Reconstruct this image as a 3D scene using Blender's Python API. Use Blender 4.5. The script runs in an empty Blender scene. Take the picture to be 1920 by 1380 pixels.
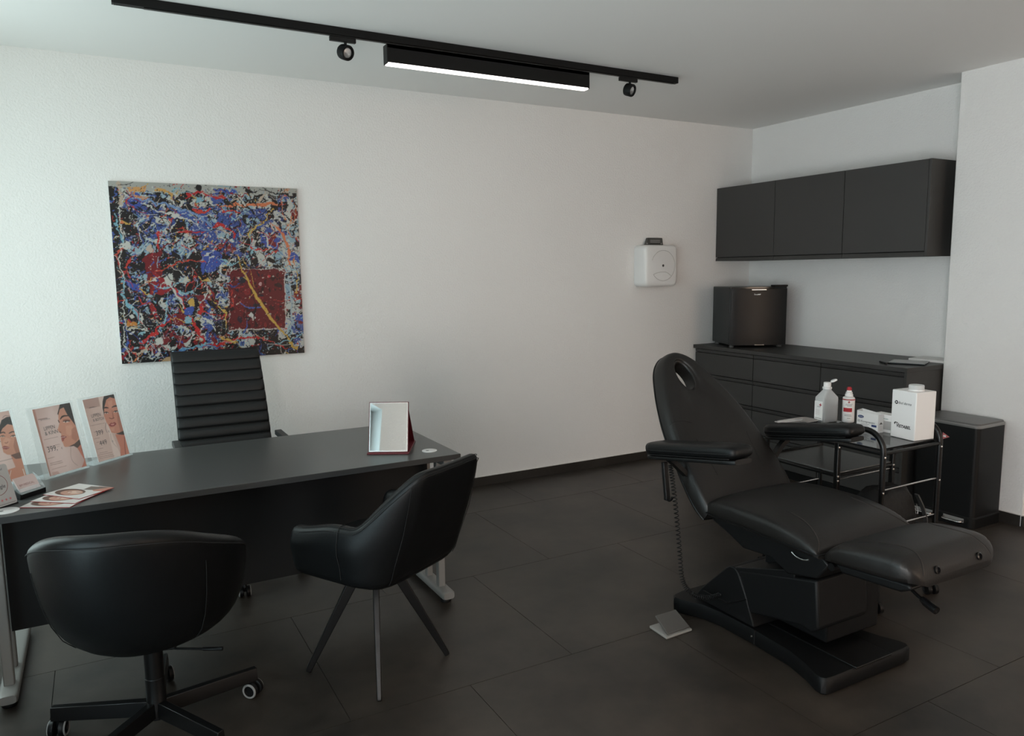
import bpy, bmesh, math, random
import numpy as np
from mathutils import Vector, Matrix
from mathutils.bvhtree import BVHTree

random.seed(7)
SC = bpy.context.scene
COL = SC.collection
PI = math.pi

# ------------------------------------------------------------------ camera
CAM_F, CAM_PITCH, CAM_ROLL, CAM_YAW = 1407.25, 0.1272, -0.0116, 0.5036
CAM_POS = Vector((-4.8619, -4.6434, 1.5007))
fw = Vector((math.sin(CAM_YAW)*math.cos(CAM_PITCH), math.cos(CAM_YAW)*math.cos(CAM_PITCH), -math.sin(CAM_PITCH)))
r0 = Vector((math.cos(CAM_YAW), -math.sin(CAM_YAW), 0)); u0 = r0.cross(fw)
cr = r0*math.cos(CAM_ROLL) + u0*math.sin(CAM_ROLL)
cu = -r0*math.sin(CAM_ROLL) + u0*math.cos(CAM_ROLL)
cam_d = bpy.data.cameras.new('camera')
cam_d.sensor_fit = 'HORIZONTAL'; cam_d.sensor_width = 36.0; cam_d.lens = CAM_F*36/1920
cam_d.clip_start = 0.05
cam = bpy.data.objects.new('camera', cam_d); COL.objects.link(cam)
rm = Matrix((cr, cu, -fw)).transposed().to_4x4()
cam.matrix_world = Matrix.Translation(CAM_POS) @ rm
SC.camera = cam

# ------------------------------------------------------------------ world, light, exposure
SC.view_settings.view_transform = 'Standard'
SC.view_settings.look = 'None'
SC.view_settings.gamma = 1.0
SC.view_settings.exposure = 0.06
SC.view_settings.use_curve_mapping = False
wd = bpy.data.worlds.new('world'); SC.world = wd; wd.use_nodes = True
bg = wd.node_tree.nodes['Background']
bg.inputs[0].default_value = (0.74, 0.88, 1.0, 1); bg.inputs[1].default_value = 0.85

def area(name, loc, direction, sx, sy, power, color, spread=PI):
    l = bpy.data.lights.new(name, 'AREA'); l.shape = 'RECTANGLE'; l.size = sx; l.size_y = sy
    l.energy = power; l.color = color; l.spread = spread
    o = bpy.data.objects.new(name, l); COL.objects.link(o); o.location = loc
    o.rotation_euler = Vector(direction).to_track_quat('-Z', 'Y').to_euler()
    return o
# daylight by the corner window; middle, rear and warm front lights are added fill
area('daylight_corner_window', (-5.80, -.95, 1.42), (1, 0, 0), .9, 1.9, 20, (0.80, 1.0, 0.97))
area('fill_light_middle', (-5.80, -3.20, 1.20), (1, 0, 0.3), 1.3, 2.0, 28, (0.70, 0.94, 1.0))  # added side fill, balanced against the other lights
area('fill_light_rear', (-5.80, -5.25, 1.20), (1, 0, 0.5), 1.4, 2.0, 116, (1.0, 0.955, 0.93))  # added fill, tilted up to brighten pillar, niche and ceiling
area('warm_fill_light_front', (-.8, -8.63, 1.30), (0, 1, 0), 2.4, 2.0, 56, (1.0, 0.69, 0.46))  # added warm fill for the lower back wall, not daylight

# ------------------------------------------------------------------ materials
MATS = {}
def lin(c):
    return tuple(((x/255)/12.92 if x/255 <= .04045 else ((x/255+.055)/1.055)**2.4) for x in c)
def mat(name, color, rough=.5, metal=0., spec=.5, bump=None, var=None, trans=0., ior=1.45, coat=0., emit=None, attr=None, alpha=1.0):
    """color linear rgb; bump=(scale,strength,distance); var=(scale,amount) mottled colour."""
    m = bpy.data.materials.new(name); m.use_nodes = True
    nt = m.node_tree; N = nt.nodes; L = nt.links
    b = N['Principled BSDF']
    b.inputs['Base Color'].default_value = (*color, 1)
    b.inputs['Roughness'].default_value = rough
    b.inputs['Metallic'].default_value = metal
    b.inputs['Specular IOR Level'].default_value = spec
    b.inputs['Transmission Weight'].default_value = trans
    b.inputs['IOR'].default_value = ior
    b.inputs['Coat Weight'].default_value = coat
    b.inputs['Coat Roughness'].default_value = .12
    b.inputs['Alpha'].default_value = alpha
    geo = N.new('ShaderNodeNewGeometry')
    if var:
        n = N.new('ShaderNodeTexNoise'); n.inputs['Scale'].default_value = var[0]; n.inputs['Detail'].default_value = 5
        n.inputs['Roughness'].default_value = .62
        L.new(geo.outputs['Position'], n.inputs['Vector'])
        r = N.new('ShaderNodeValToRGB')
        r.color_ramp.elements[0].position = .32; r.color_ramp.elements[1].position = .70
        a = var[1]
        tint = var[2] if len(var) > 2 else (1, 1, 1)
        r.color_ramp.elements[0].color = (*[c*(1-a) for c in color], 1)
        r.color_ramp.elements[1].color = (*[c*(1+a)*t for c, t in zip(color, tint)], 1)
        L.new(n.outputs['Fac'], r.inputs['Fac']); L.new(r.outputs['Color'], b.inputs['Base Color'])
    if attr:
        a = N.new('ShaderNodeAttribute'); a.attribute_name = attr
        L.new(a.outputs['Color'], b.inputs['Base Color'])
    if bump:
        n2 = N.new('ShaderNodeTexNoise'); n2.inputs['Scale'].default_value = bump[0]; n2.inputs['Detail'].default_value = 3
        n2.inputs['Roughness'].default_value = .55
        L.new(geo.outputs['Position'], n2.inputs['Vector'])
        bp = N.new('ShaderNodeBump'); bp.inputs['Strength'].default_value = bump[1]; bp.inputs['Distance'].default_value = bump[2]
        L.new(n2.outputs['Fac'], bp.inputs['Height']); L.new(bp.outputs['Normal'], b.inputs['Normal'])
    if emit:
        b.inputs['Emission Color'].default_value = (*emit[0], 1); b.inputs['Emission Strength'].default_value = emit[1]
    MATS[name] = m
    return m
mat('plaster', (.80, .79, .775), .85, spec=.25, bump=(85, .55, .0065))
mat('ceiling_paint', (.87, .86, .84), .9, spec=.2, bump=(25, .05, .002))
mat('tile', (.034, .0285, .0238), .40, spec=.45, var=(2.2, .55, (1.06, 1.0, .96)), bump=(90, .06, .0006))
mat('grout', (.016, .015, .014), .8)
mat('base_tile', (.026, .023, .020), .42, var=(3, .25))
mat('caulk', (.62, .60, .57), .7)
mat('anthracite', (.044, .0425, .041), .46, spec=.45, bump=(400, .03, .0003))
mat('carcass', (.012, .012, .012), .6, spec=.2)  # darkened so the shade in the gaps between fronts lies in the colour
mat('gap_dark', (.008, .008, .008), .8)
mat('desk_top', (.064, .066, .065), .34, spec=.55, bump=(500, .05, .0003))
mat('desk_panel', (.0095, .0105, .011), .55, spec=.3)
mat('desk_edge', (.030, .031, .031), .5)
mat('silver_paint', (.24, .235, .225), .48, metal=.2, spec=.5)
mat('leather', (.0030, .0034, .0038), .43, spec=.30, bump=(210, .22, .0012))
mat('leather_soft', (.0075, .0066, .0060), .44, spec=.48, bump=(120, .20, .0016))
mat('leather_exec', (.0075, .0085, .0092), .44, spec=.42, bump=(260, .12, .0008))
mat('black_plastic', (.0040, .0042, .0045), .45, spec=.32)
mat('black_gloss', (.006, .006, .0065), .14, spec=.6)
mat('black_metal', (.0036, .0036, .0038), .34, spec=.42)
mat('black_matt', (.0036, .0039, .0042), .52, spec=.26)
mat('seam', (.004, .004, .004), .7)
mat('stitch', (.06, .045, .038), .7)
mat('chrome', (.75, .75, .74), .15, metal=1.)
mat('steel', (.62, .60, .59), .25, metal=1.)
mat('wheel_grey', (.24, .24, .235), .6)
mat('white_plastic', (.76, .755, .745), .32, spec=.5)
mat('white_card', (.80, .79, .775), .6)
mat('groove_grey', (.42, .405, .39), .6)
mat('smoke_plastic', (.075, .074, .07), .3)
mat('fridge_side', (.0085, .0105, .0108), .38)
mat('fridge_door', (.010, .010, .0105), .36, spec=.36)
mat('grey_foot', (.10, .10, .10), .6)
mat('paper', (.84, .83, .81), .7)
mat('ink', (.012, .012, .014), .6)
mat('ink_soft', (.10, .085, .08), .6)
mat('ink_rose', (.26, .10, .085), .6)
mat('ink_blue', (.025, .05, .16), .6)
mat('ink_green', (.06, .22, .19), .6)
mat('ink_red', (.42, .02, .03), .5)
mat('ink_pale', (.62, .50, .48), .6)
mat('ink_white', (.85, .85, .84), .5)
mat('red_leather', (.115, .012, .018), .42, spec=.5, bump=(200, .15, .0006))
mat('mirror_glass', (.74, .79, .79), .02, metal=1.)
mat('mirror_rim', (.80, .82, .81), .15, metal=.9)
mat('acrylic', (.80, .90, .92), .05, spec=.5, alpha=.20)
mat('acrylic_front', (.80, .90, .92), .05, spec=.5, alpha=.05)
mat('clear_plastic', (.86, .88, .88), .35, trans=.55, ior=1.3)
mat('liquid', (.70, .72, .73), .3, trans=.45, ior=1.33)
mat('print', (1, 1, 1), .35, spec=.4, attr='ink_colour')
mat('print_matt', (1, 1, 1), .5, spec=.3, attr='ink_colour')
mat('canvas_side', (.55, .54, .52), .6)
mat('glass_shelf', (.012, .012, .0125), .06, spec=.6)
mat('lamp_diffuser', (.9, .9, .9), .5, emit=((1.0, .87, .80), 7.0))
mat('lamp_edge', (.9, .9, .9), .5, emit=((1.0, .93, .90), 3.0))
mat('lens_glass', (.55, .55, .55), .12, metal=.7)
mat('window_frame', (.55, .56, .56), .4)
mat('window_glass', (.95, .98, .98), .02, trans=1., ior=1.05)
mat('bag_fabric', (.010, .010, .0105), .75, bump=(40, .5, .006))
mat('strap_grey', (.055, .055, .055), .7)
mat('lid_grey', (.115, .115, .113), .36, spec=.5)
mat('lid_rim', (.30, .30, .295), .32, metal=.6)
mat('pedal_cream', (.27, .26, .24), .45)
mat('pedal_top', (.085, .080, .074), .55)
mat('sticker_red', (.55, .16, .16), .5)

# ------------------------------------------------------------------ geometry collector
class G:
    def __init__(s): s.v = []; s.f = []
    def add(s, vs, fs):
        o = len(s.v); s.v += [Vector(x) for x in vs]; s.f += [tuple(i+o for i in f) for f in fs]; return s
    def box(s, a, b):
        x0, y0, z0 = a; x1, y1, z1 = b
        return s.add([(x0,y0,z0),(x1,y0,z0),(x1,y1,z0),(x0,y1,z0),(x0,y0,z1),(x1,y0,z1),(x1,y1,z1),(x0,y1,z1)],
                     [(0,3,2,1),(4,5,6,7),(0,1,5,4),(1,2,6,5),(2,3,7,6),(3,0,4,7)])
    def obox(s, c, dx, dy, dz, hx, hy, hz):
        """oriented box, centre c, unit axes, half sizes"""
        c = Vector(c); dx = Vector(dx)*hx; dy = Vector(dy)*hy; dz = Vector(dz)*hz
        P = [c-dx-dy-dz, c+dx-dy-dz, c+dx+dy-dz, c-dx+dy-dz, c-dx-dy+dz, c+dx-dy+dz, c+dx+dy+dz, c-dx+dy+dz]
        return s.add(P, [(0,3,2,1),(4,5,6,7),(0,1,5,4),(1,2,6,5),(2,3,7,6),(3,0,4,7)])
    def prism(s, poly, e1, e2, ax, org, a0, a1):
        """polygon (p,q) in e1,e2 extruded along ax from a0 to a1"""
        e1, e2, ax, org = Vector(e1), Vector(e2), Vector(ax), Vector(org); n = len(poly)
        P = [org+e1*p+e2*q+ax*a0 for p, q in poly] + [org+e1*p+e2*q+ax*a1 for p, q in poly]
        F = [tuple(range(n))[::-1], tuple(range(n, 2*n))] + [(i, (i+1) % n, n+(i+1) % n, n+i) for i in range(n)]
        return s.add(P, F)
    def loft(s, rings, closed=False, caps=True):
        n = len(rings[0]); m = len(rings); P = [p for r in rings for p in r]; F = []
        for i in range(m if closed else m-1):
            j = (i+1) % m
            for k in range(n):
                l = (k+1) % n
                F.append((i*n+k, i*n+l, j*n+l, j*n+k))
        if caps and not closed:
            F.append(tuple(range(n))[::-1]); F.append(tuple((m-1)*n+k for k in range(n)))
        return s.add(P, F)
    def tube(s, path, r, seg=10, closed=False, flat=None):
        """round tube along path; r number or list; flat=(a,b) gives a rectangle section instead"""
        path = [Vector(p) for p in path]; n = len(path)
        rr = r if isinstance(r, (list, tuple)) else [r]*n
        rings = []; prev = None
        for i, p in enumerate(path):
            if closed: t = path[(i+1) % n]-path[i-1]
            else: t = path[min(i+1, n-1)]-path[max(i-1, 0)]
            t.normalize()
            if prev is None:
                a = Vector((0, 0, 1)) if abs(t.z) < .9 else Vector((1, 0, 0))
                u = (a - t*a.dot(t)).normalized()
            else:
                u = (prev - t*prev.dot(t)).normalized()
            prev = u; w = t.cross(u)
            if flat:
                a, b = flat[0]*rr[i], flat[1]*rr[i]
                rings.append([p+u*a+w*b, p-u*a+w*b, p-u*a-w*b, p+u*a-w*b])
            else:
                rings.append([p+(u*math.cos(2*PI*k/seg)+w*math.sin(2*PI*k/seg))*rr[i] for k in range(seg)])
        return s.loft(rings, closed)
    def lathe(s, prof, c=(0, 0, 0), ax=(0, 0, 1), seg=32):
        """prof list of (r,h) along axis"""
        ax = Vector(ax).normalized(); c = Vector(c)
        a = Vector((1, 0, 0)) if abs(ax.x) < .9 else Vector((0, 1, 0))
        u = (a-ax*a.dot(ax)).normalized(); w = ax.cross(u)
        return s.loft([[c+ax*h+(u*math.cos(2*PI*k/seg)+w*math.sin(2*PI*k/seg))*max(r, 1e-4) for k in range(seg)] for r, h in prof])
    def grid(s, pts):
        """2d array of points"""
        m, n = len(pts), len(pts[0])
        return s.add([p for r in pts for p in r], [(i*n+j, i*n+j+1, (i+1)*n+j+1, (i+1)*n+j) for i in range(m-1) for j in range(n-1)])
def spow(x, e): return math.copysign(abs(x)**e, x)
def srect(w, t, e=.5, n=20, crown=0.):
    """superellipse section points (x,h), half width w, half height t; crown lifts the middle of the top"""
    out = []
    for k in range(n):
        a = 2*PI*k/n
        x = w*spow(math.cos(a), e); h = t*spow(math.sin(a), e)
        if h > 0: h += crown*(1-(x/w)**2)
        out.append((x, h))
    return out
def arc(c, r, a0, a1, n, e1, e2):
    c, e1, e2 = Vector(c), Vector(e1), Vector(e2)
    return [c+e1*(r*math.cos(a0+(a1-a0)*i/n))+e2*(r*math.sin(a0+(a1-a0)*i/n)) for i in range(n+1)]
def smooth_path(P, n=8):
    P = [Vector(p) for p in P]; out = []
    for i in range(len(P)-1):
        p0 = P[max(i-1, 0)]; p1 = P[i]; p2 = P[i+1]; p3 = P[min(i+2, len(P)-1)]
        for k in range(n):
            t = k/n
            out.append(.5*((2*p1)+(p2-p0)*t+(2*p0-5*p1+4*p2-p3)*t*t+(3*p1-p0-3*p2+p3)*t**3))
    out.append(P[-1]); return out

# ------------------------------------------------------------------ objects
XF = {}
def thing(name, label, cat, loc=(0, 0, 0), rotz=0., group=None):
    o = bpy.data.objects.new(name, None); COL.objects.link(o)
    o.empty_display_size = .1
    o.location = loc; o.rotation_euler = (0, 0, rotz)
    o['label'] = label; o['category'] = cat
    if group: o['group'] = group
    XF[o.name] = Matrix.Translation(loc) @ Matrix.Rotation(rotz, 4, 'Z')
    return o
def mesh_of(name, g, m, sharp=35, flat=False):
    me = bpy.data.meshes.new(name)
    me.from_pydata([tuple(v) for v in g.v], [], g.f); me.validate()
    bm = bmesh.new(); bm.from_mesh(me); bmesh.ops.recalc_face_normals(bm, faces=bm.faces); bm.to_mesh(me); bm.free()
    if not flat:
        me.polygons.foreach_set('use_smooth', [True]*len(me.polygons))
        me.set_sharp_from_angle(angle=math.radians(sharp))
    if m: me.materials.append(MATS[m])
    me.update(); return me
def finish(o, bevel=0., seg=2, sub=0):
    if bevel:
        b = o.modifiers.new('bevel', 'BEVEL'); b.width = bevel; b.segments = seg; b.limit_method = 'ANGLE'
        b.angle_limit = math.radians(40); b.harden_normals = False
    if sub:
        s = o.modifiers.new('subdivision', 'SUBSURF'); s.levels = sub; s.render_levels = sub
def part(name, g, m, parent, bevel=0., seg=2, sub=0, sharp=35, local=False, label=None, flat=False, kind=None):
    if not local:
        inv = XF[parent.name].inverted(); g.v = [inv @ Vector(v) for v in g.v]
    o = bpy.data.objects.new(name, mesh_of(name, g, m, sharp, flat)); COL.objects.link(o)
    o.parent = parent; XF[o.name] = XF[parent.name]
    finish(o, bevel, seg, sub)
    if label: o['label'] = label
    if kind: o['kind'] = kind
    return o
def single(name, g, m, label=None, cat=None, bevel=0., seg=2, sub=0, sharp=35, group=None, kind=None, flat=False):
    xs = [v.x for v in g.v]; ys = [v.y for v in g.v]; zs = [v.z for v in g.v]
    c = Vector(((min(xs)+max(xs))/2, (min(ys)+max(ys))/2, min(zs)))
    g.v = [v-c for v in g.v]
    o = bpy.data.objects.new(name, mesh_of(name, g, m, sharp, flat)); COL.objects.link(o); o.location = c
    XF[o.name] = Matrix.Translation(c)
    finish(o, bevel, seg, sub)
    if label: o['label'] = label
    if cat: o['category'] = cat
    if group: o['group'] = group
    if kind: o['kind'] = kind
    return o
def struct(name, g, m, bevel=0.): return single(name, g, m, kind='structure', bevel=bevel)
def seam(parent, tgt, pts, direction, m='seam', r=.0012, name='seam', lift=.0002, n=6):
    """thin line of stitching laid on a built part: world points dropped along a direction"""
    me = tgt.data; M = XF[parent.name]
    dg = bpy.context.evaluated_depsgraph_get(); bm = bmesh.new()
    bm.from_object(tgt, dg); bm.transform(M); bv = BVHTree.FromBMesh(bm); bm.free()
    d = Vector(direction).normalized(); out = []
    for p in smooth_path(pts, n):
        h = bv.ray_cast(p-d*.5, d)
        if h[0] is not None: out.append(h[0]-d*lift)
    if len(out) > 2:
        g = G(); g.tube(out, r, 6); return part(name, g, m, parent)
def lettering(parent, s, size, org, xd, yd, m, xs=1., shear=0., name='lettering', align='LEFT', depth=.0003, bold=0.):
    cu_ = bpy.data.curves.new('txt', 'FONT'); cu_.body = s; cu_.size = size; cu_.align_x = align; cu_.shear = shear
    cu_.offset = bold; cu_.resolution_u = 3
    t = bpy.data.objects.new('txt', cu_); COL.objects.link(t)
    bpy.context.view_layer.update()
    me = bpy.data.meshes.new_from_object(t.evaluated_get(bpy.context.evaluated_depsgraph_get()))
    bpy.data.objects.remove(t)
    xd = Vector(xd).normalized(); yd = Vector(yd).normalized(); nz = xd.cross(yd); org = Vector(org)
    inv = XF[parent.name].inverted()
    vs = [inv @ (org+xd*(v.co.x*xs)+yd*v.co.y+nz*depth) for v in me.vertices]
    me2 = bpy.data.meshes.new(name)
    me2.from_pydata([tuple(v) for v in vs], [], [tuple(p.vertices) for p in me.polygons]); me2.materials.append(MATS[m])
    bpy.data.meshes.remove(me); me2.update()
    o = bpy.data.objects.new(name, me2); COL.objects.link(o); o.parent = parent; XF[o.name] = XF[parent.name]
    return o

# ------------------------------------------------------------------ flat print painted into vertex colours
class Canvas:
    """small painter; coordinates are those of the paper, 0..1 across and 0..1 down"""
    def __init__(s, w, h, bgc, ss=2):
        s.w, s.h, s.ss = w, h, ss; s.W, s.H = w*ss, h*ss
        s.a = np.zeros((s.H, s.W, 3)); s.a[:] = np.array(bgc)/255.
        yy, xx = np.mgrid[0:s.H, 0:s.W]; s.x = (xx+.5)/s.W; s.y = (yy+.5)/s.H; s.asp = h/w
        s.map = None
    def pt(s, P):
        P = np.array(P, float)
        if s.map is not None:
            q = np.c_[P, np.ones(len(P))] @ s.map.T; P = q[:, :2]/q[:, 2:3]
        return P
    def win(s, P, pad):
        x0 = max(int((P[:, 0].min()-pad)*s.W), 0); x1 = min(int((P[:, 0].max()+pad)*s.W)+2, s.W)
        y0 = max(int((P[:, 1].min()-pad/s.asp)*s.H), 0); y1 = min(int((P[:, 1].max()+pad/s.asp)*s.H)+2, s.H)
        return slice(y0, max(y1, y0)), slice(x0, max(x1, x0))
    def put(s, sl, mask, c, al=1.):
        r = s.a[sl]; r[mask] = r[mask]*(1-al)+np.array(c)/255.*al
    def poly(s, P, c, al=1.):
        P = s.pt(P); sl = s.win(P, 0); x = s.x[sl]; y = s.y[sl]
        if x.size == 0: return
        ins = np.zeros(x.shape, bool); n = len(P)
        for i in range(n):
            (ax, ay), (bx, by) = P[i], P[(i+1) % n]
            if ay == by: continue
            c1 = (ay > y) != (by > y)
            ins ^= c1 & (x < (bx-ax)*(y-ay)/(by-ay)+ax)
        s.put(sl, ins, c, al)
    def stroke(s, P, w, c, al=1., sm=6):
        P = s.pt(P)
        if sm and len(P) > 2: P = np.array([tuple(v)[:2] for v in smooth_path([(p[0], p[1], 0) for p in P], sm)])
        ws = np.interp(np.linspace(0, 1, len(P)), np.linspace(0, 1, len(w)), w) if isinstance(w, (list, tuple)) else np.full(len(P), w)
        for i in range(len(P)-1):
            p, q = P[i], P[i+1]; wi = max(ws[i], ws[i+1]); sl = s.win(np.array([p, q]), wi)
            x = s.x[sl]; y = s.y[sl]
            if x.size == 0: continue
            dx, dy = q[0]-p[0], (q[1]-p[1])*s.asp; L2 = dx*dx+dy*dy+1e-12
            t = np.clip(((x-p[0])*dx+(y-p[1])*s.asp*dy)/L2, 0, 1)
            d = np.hypot(x-p[0]-t*dx, (y-p[1])*s.asp-t*dy)
            s.put(sl, d < ws[i]+(ws[i+1]-ws[i])*t, c, al)
    def dot(s, p, r, c, al=1., ry=None): 
        p = s.pt([p])[0]; ry = ry or r
        sl = s.win(np.array([p]), max(r, ry)); x = s.x[sl]; y = s.y[sl]
        if x.size: s.put(sl, np.hypot((x-p[0])/r, (y-p[1])*s.asp/ry) < 1, c, al)
    def out(s):
        return s.a.reshape(s.h, s.ss, s.w, s.ss, 3).mean((1, 3))
def homography(src, dst):
    A = []; B = []
    for (x, y), (u, v) in zip(src, dst):
        A += [[x, y, 1, 0, 0, 0, -u*x, -u*y], [0, 0, 0, x, y, 1, -v*x, -v*y]]; B += [u, v]
    h = np.linalg.solve(np.array(A, float), np.array(B, float)); return np.append(h, 1).reshape(3, 3)
UNIT = [(0, 0), (1, 0), (1, 1), (0, 1)]
def vnoise(n, w, h, rng):
    """smooth value noise, n cells"""
    g = rng.random((n+2, n+2)); ys = np.linspace(0, n, h, endpoint=False); xs = np.linspace(0, n, w, endpoint=False)
    yi = ys.astype(int); xi = xs.astype(int); fy = ys-yi; fx = xs-xi; fy = fy*fy*(3-2*fy); fx = fx*fx*(3-2*fx)
    a = g[yi][:, xi]; b = g[yi][:, xi+1]; c = g[yi+1][:, xi]; d = g[yi+1][:, xi+1]
    return (a*(1-fx)+b*fx)*(1-fy)[:, None]+(c*(1-fx)+d*fx)*fy[:, None]
def printed(name, img, org, xd, yd, w, h, parent, m='print', tone=1.0):
    """flat sheet of print: img rows from top; org is the lower left corner"""
    H, W, _ = img.shape; org = Vector(org); xd = Vector(xd); yd = Vector(yd); inv = XF[parent.name].inverted()
    o_ = inv @ org; ex = inv.to_3x3() @ xd*w; ey = inv.to_3x3() @ yd*h
    j, i = np.meshgrid(np.arange(W)/(W-1), 1-np.arange(H)/(H-1))
    co = np.array(o_)[None, None]+j[..., None]*np.array(ex)+i[..., None]*np.array(ey)
    idx = np.arange(W*H).reshape(H, W)
    F = np.stack([idx[1:, :-1], idx[1:, 1:], idx[:-1, 1:], idx[:-1, :-1]], -1).reshape(-1, 4)
    me = bpy.data.meshes.new(name)
    me.vertices.add(W*H); me.vertices.foreach_set('co', co.astype(np.float32).ravel())
    me.loops.add(F.size); me.loops.foreach_set('vertex_index', F.astype(np.int32).ravel())
    me.polygons.add(len(F)); me.polygons.foreach_set('loop_start', np.arange(0, F.size, 4, dtype=np.int32))
    me.update(calc_edges=True); me.validate()
    l = np.where(img <= .04045, img/12.92, ((img+.055)/1.055)**2.4)*tone
    ca = me.color_attributes.new('ink_colour', 'FLOAT_COLOR', 'POINT')
    ca.data.foreach_set('color', np.concatenate([l, np.ones((H, W, 1))], -1).astype(np.float32).ravel())
    me.materials.append(MATS[m])
    o = bpy.data.objects.new(name, me); COL.objects.link(o); o.parent = parent; XF[o.name] = XF[parent.name]
    return o
X, Y, Z = Vector((1, 0, 0)), Vector((0, 1, 0)), Vector((0, 0, 1))

# ================================================================== the setting
H = 2.65; XL, XR, YF = -5.75, 0.75, -8.6
floor = struct('floor', G().box((XL-.2, YF-.2, -.12), (XR+.2, .2, -.004)), 'grout')
TS = .8925
tile_bm = G().box((-TS/2+.0012, -TS/2+.0012, -.012), (TS/2-.0012, TS/2-.0012, 0))
tile_me = mesh_of('floor_tile', tile_bm, 'tile')
row = 0
y1 = -1.4085+2*TS
while y1 > YF:
    yc = y1-TS/2
    off = -3.762 if (row % 2 == 1) else -3.762+TS/2
    k0 = int(math.floor((XL-off)/TS)); 
    for k in range(k0, k0+9):
        xc = off+k*TS+TS/2
        if xc-TS/2 > XR or yc-TS/2 > -.001: continue
        t = bpy.data.objects.new('floor_tile', tile_me); COL.objects.link(t); t.parent = floor
        t.location = Vector((xc, yc, 0))-floor.location
    y1 -= TS; row += 1
struct('ceiling', G().box((XL-.2, YF-.2, H), (XR+.2, .2, H+.15)), 'ceiling_paint')
struct('wall_back', G().box((XL-.2, 0, -.1), (.2, .2, H+.1)), 'plaster')
struct('wall_right', G().box((0, -2.3, -.1), (.2, -.0005, H+.1)), 'plaster')
struct('wall_pillar', G().box((-.251, -2.385, -.1), (XR+.2, -1.866, H+.1)), 'plaster', bevel=.006)
struct('wall_side', G().box((XR, YF, -.1), (XR+.2, -2.3855, H+.1)), 'plaster')
def wall_with_openings(name, fixed, t, along, a0, a1, openings):
    """wall slab with glazed openings (start, end, sill, head)"""
    g = G()
    def b(p0, p1, z0, z1):
        if along == 'y': g.box((fixed-t, p0, z0), (fixed, p1, z1))
        else: g.box((p0, fixed-t, z0), (p1, fixed, z1))
    p = a0
    for o0, o1, zb, zt in openings:
        b(p, o0, -.1, H+.1); b(o0, o1, -.1, zb); b(o0, o1, zt, H+.1); p = o1
    b(p, a1, -.1, H+.1)
    return struct(name, g, 'plaster')
WIN1, WIN2, WIN3, WIN4 = (-1.45, -.45, .40, 2.45), (-6.0, -4.5, .12, 2.25), (-2.05, .45, .25, 2.35), (-3.9, -2.5, .12, 2.25)
wall_with_openings('wall_left', XL, .2, 'y', YF-.2, .2, [WIN2, WIN4, WIN1])
wall_with_openings('wall_front', YF, .2, 'x', XL-.2, XR+.2, [WIN3])
def window(n, along, fixed, p0, p1, z0, z1, panes):
    """frame and glass of an opening; n names it"""
    def B(g, a, b, za, zb, d0, d1):
        if along == 'y': g.box((fixed+d0, a, za), (fixed+d1, b, zb))
        else: g.box((a, fixed+d0, za), (b, fixed+d1, zb))
    g = G(); f = .06
    B(g, p0, p1, z0, z0+f, -.16, -.10); B(g, p0, p1, z1-f, z1, -.16, -.10)
    w = (p1-p0)/panes
    for i in range(panes+1):
        c = p0+i*w; a = max(p0, c-f/2); b = min(p1, c+f/2)
        if i == 0: a, b = p0, p0+f
        if i == panes: a, b = p1-f, p1
        B(g, a, b, z0+f, z1-f, -.16, -.10)
    o = struct('window_%d' % n, g, 'window_frame', bevel=.004)
    for i in range(panes):
        g2 = G(); B(g2, p0+i*w+f/2, p0+(i+1)*w-f/2, z0+f, z1-f, -.133, -.127)
        part('pane', g2, 'window_glass', o)
    g3 = G(); B(g3, p0-.03, p1+.03, z0-.03, z0-.001, -.10, .05); part('window_sill', g3, 'window_frame', o, bevel=.004)
    return o
window(1, 'y', XL, *WIN1, 1)
window(2, 'y', XL, *WIN2, 2)  # unseen opening, added for the rear fill light
window(3, 'x', YF, *WIN3, 2)  # unseen opening, added for the warm front fill
window(4, 'y', XL, *WIN4, 2)  # unseen opening, added for the middle fill light
def skirting(name, a, b, nrm):
    """tile baseboard pieces from a to b with a pale joint along the top"""
    a, b, nrm = Vector(a), Vector(b), Vector(nrm); L = (b-a).length; d = (b-a)/L
    g = G().obox((a+b)/2+nrm*.003+Z*.031, d, nrm, Z, L/2, .003, .031)
    o = struct(name, g, 'grout')
    n = max(1, round(L/TS)); w = L/n
    for i in range(n):
        g = G().obox(a+d*(w*(i+.5))+nrm*.005+Z*.0325, d, nrm, Z, w/2-.0008, .005, .0325)
        part('baseboard_tile', g, 'base_tile', o, bevel=.001)
    g = G().obox((a+b)/2+nrm*.0045+Z*.0662, d, nrm, Z, L/2, .0045, .0011)
    part('joint', g, 'caulk', o)
skirting('baseboard_back', (XL, 0, 0), (-.62, 0, 0), (0, -1, 0))
skirting('baseboard_pillar', (-.251, -2.375, 0), (-.251, -1.90, 0), (-1, 0, 0))
skirting('baseboard_return', (-.262, -2.385, 0), (XR, -2.385, 0), (0, -1, 0))

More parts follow.
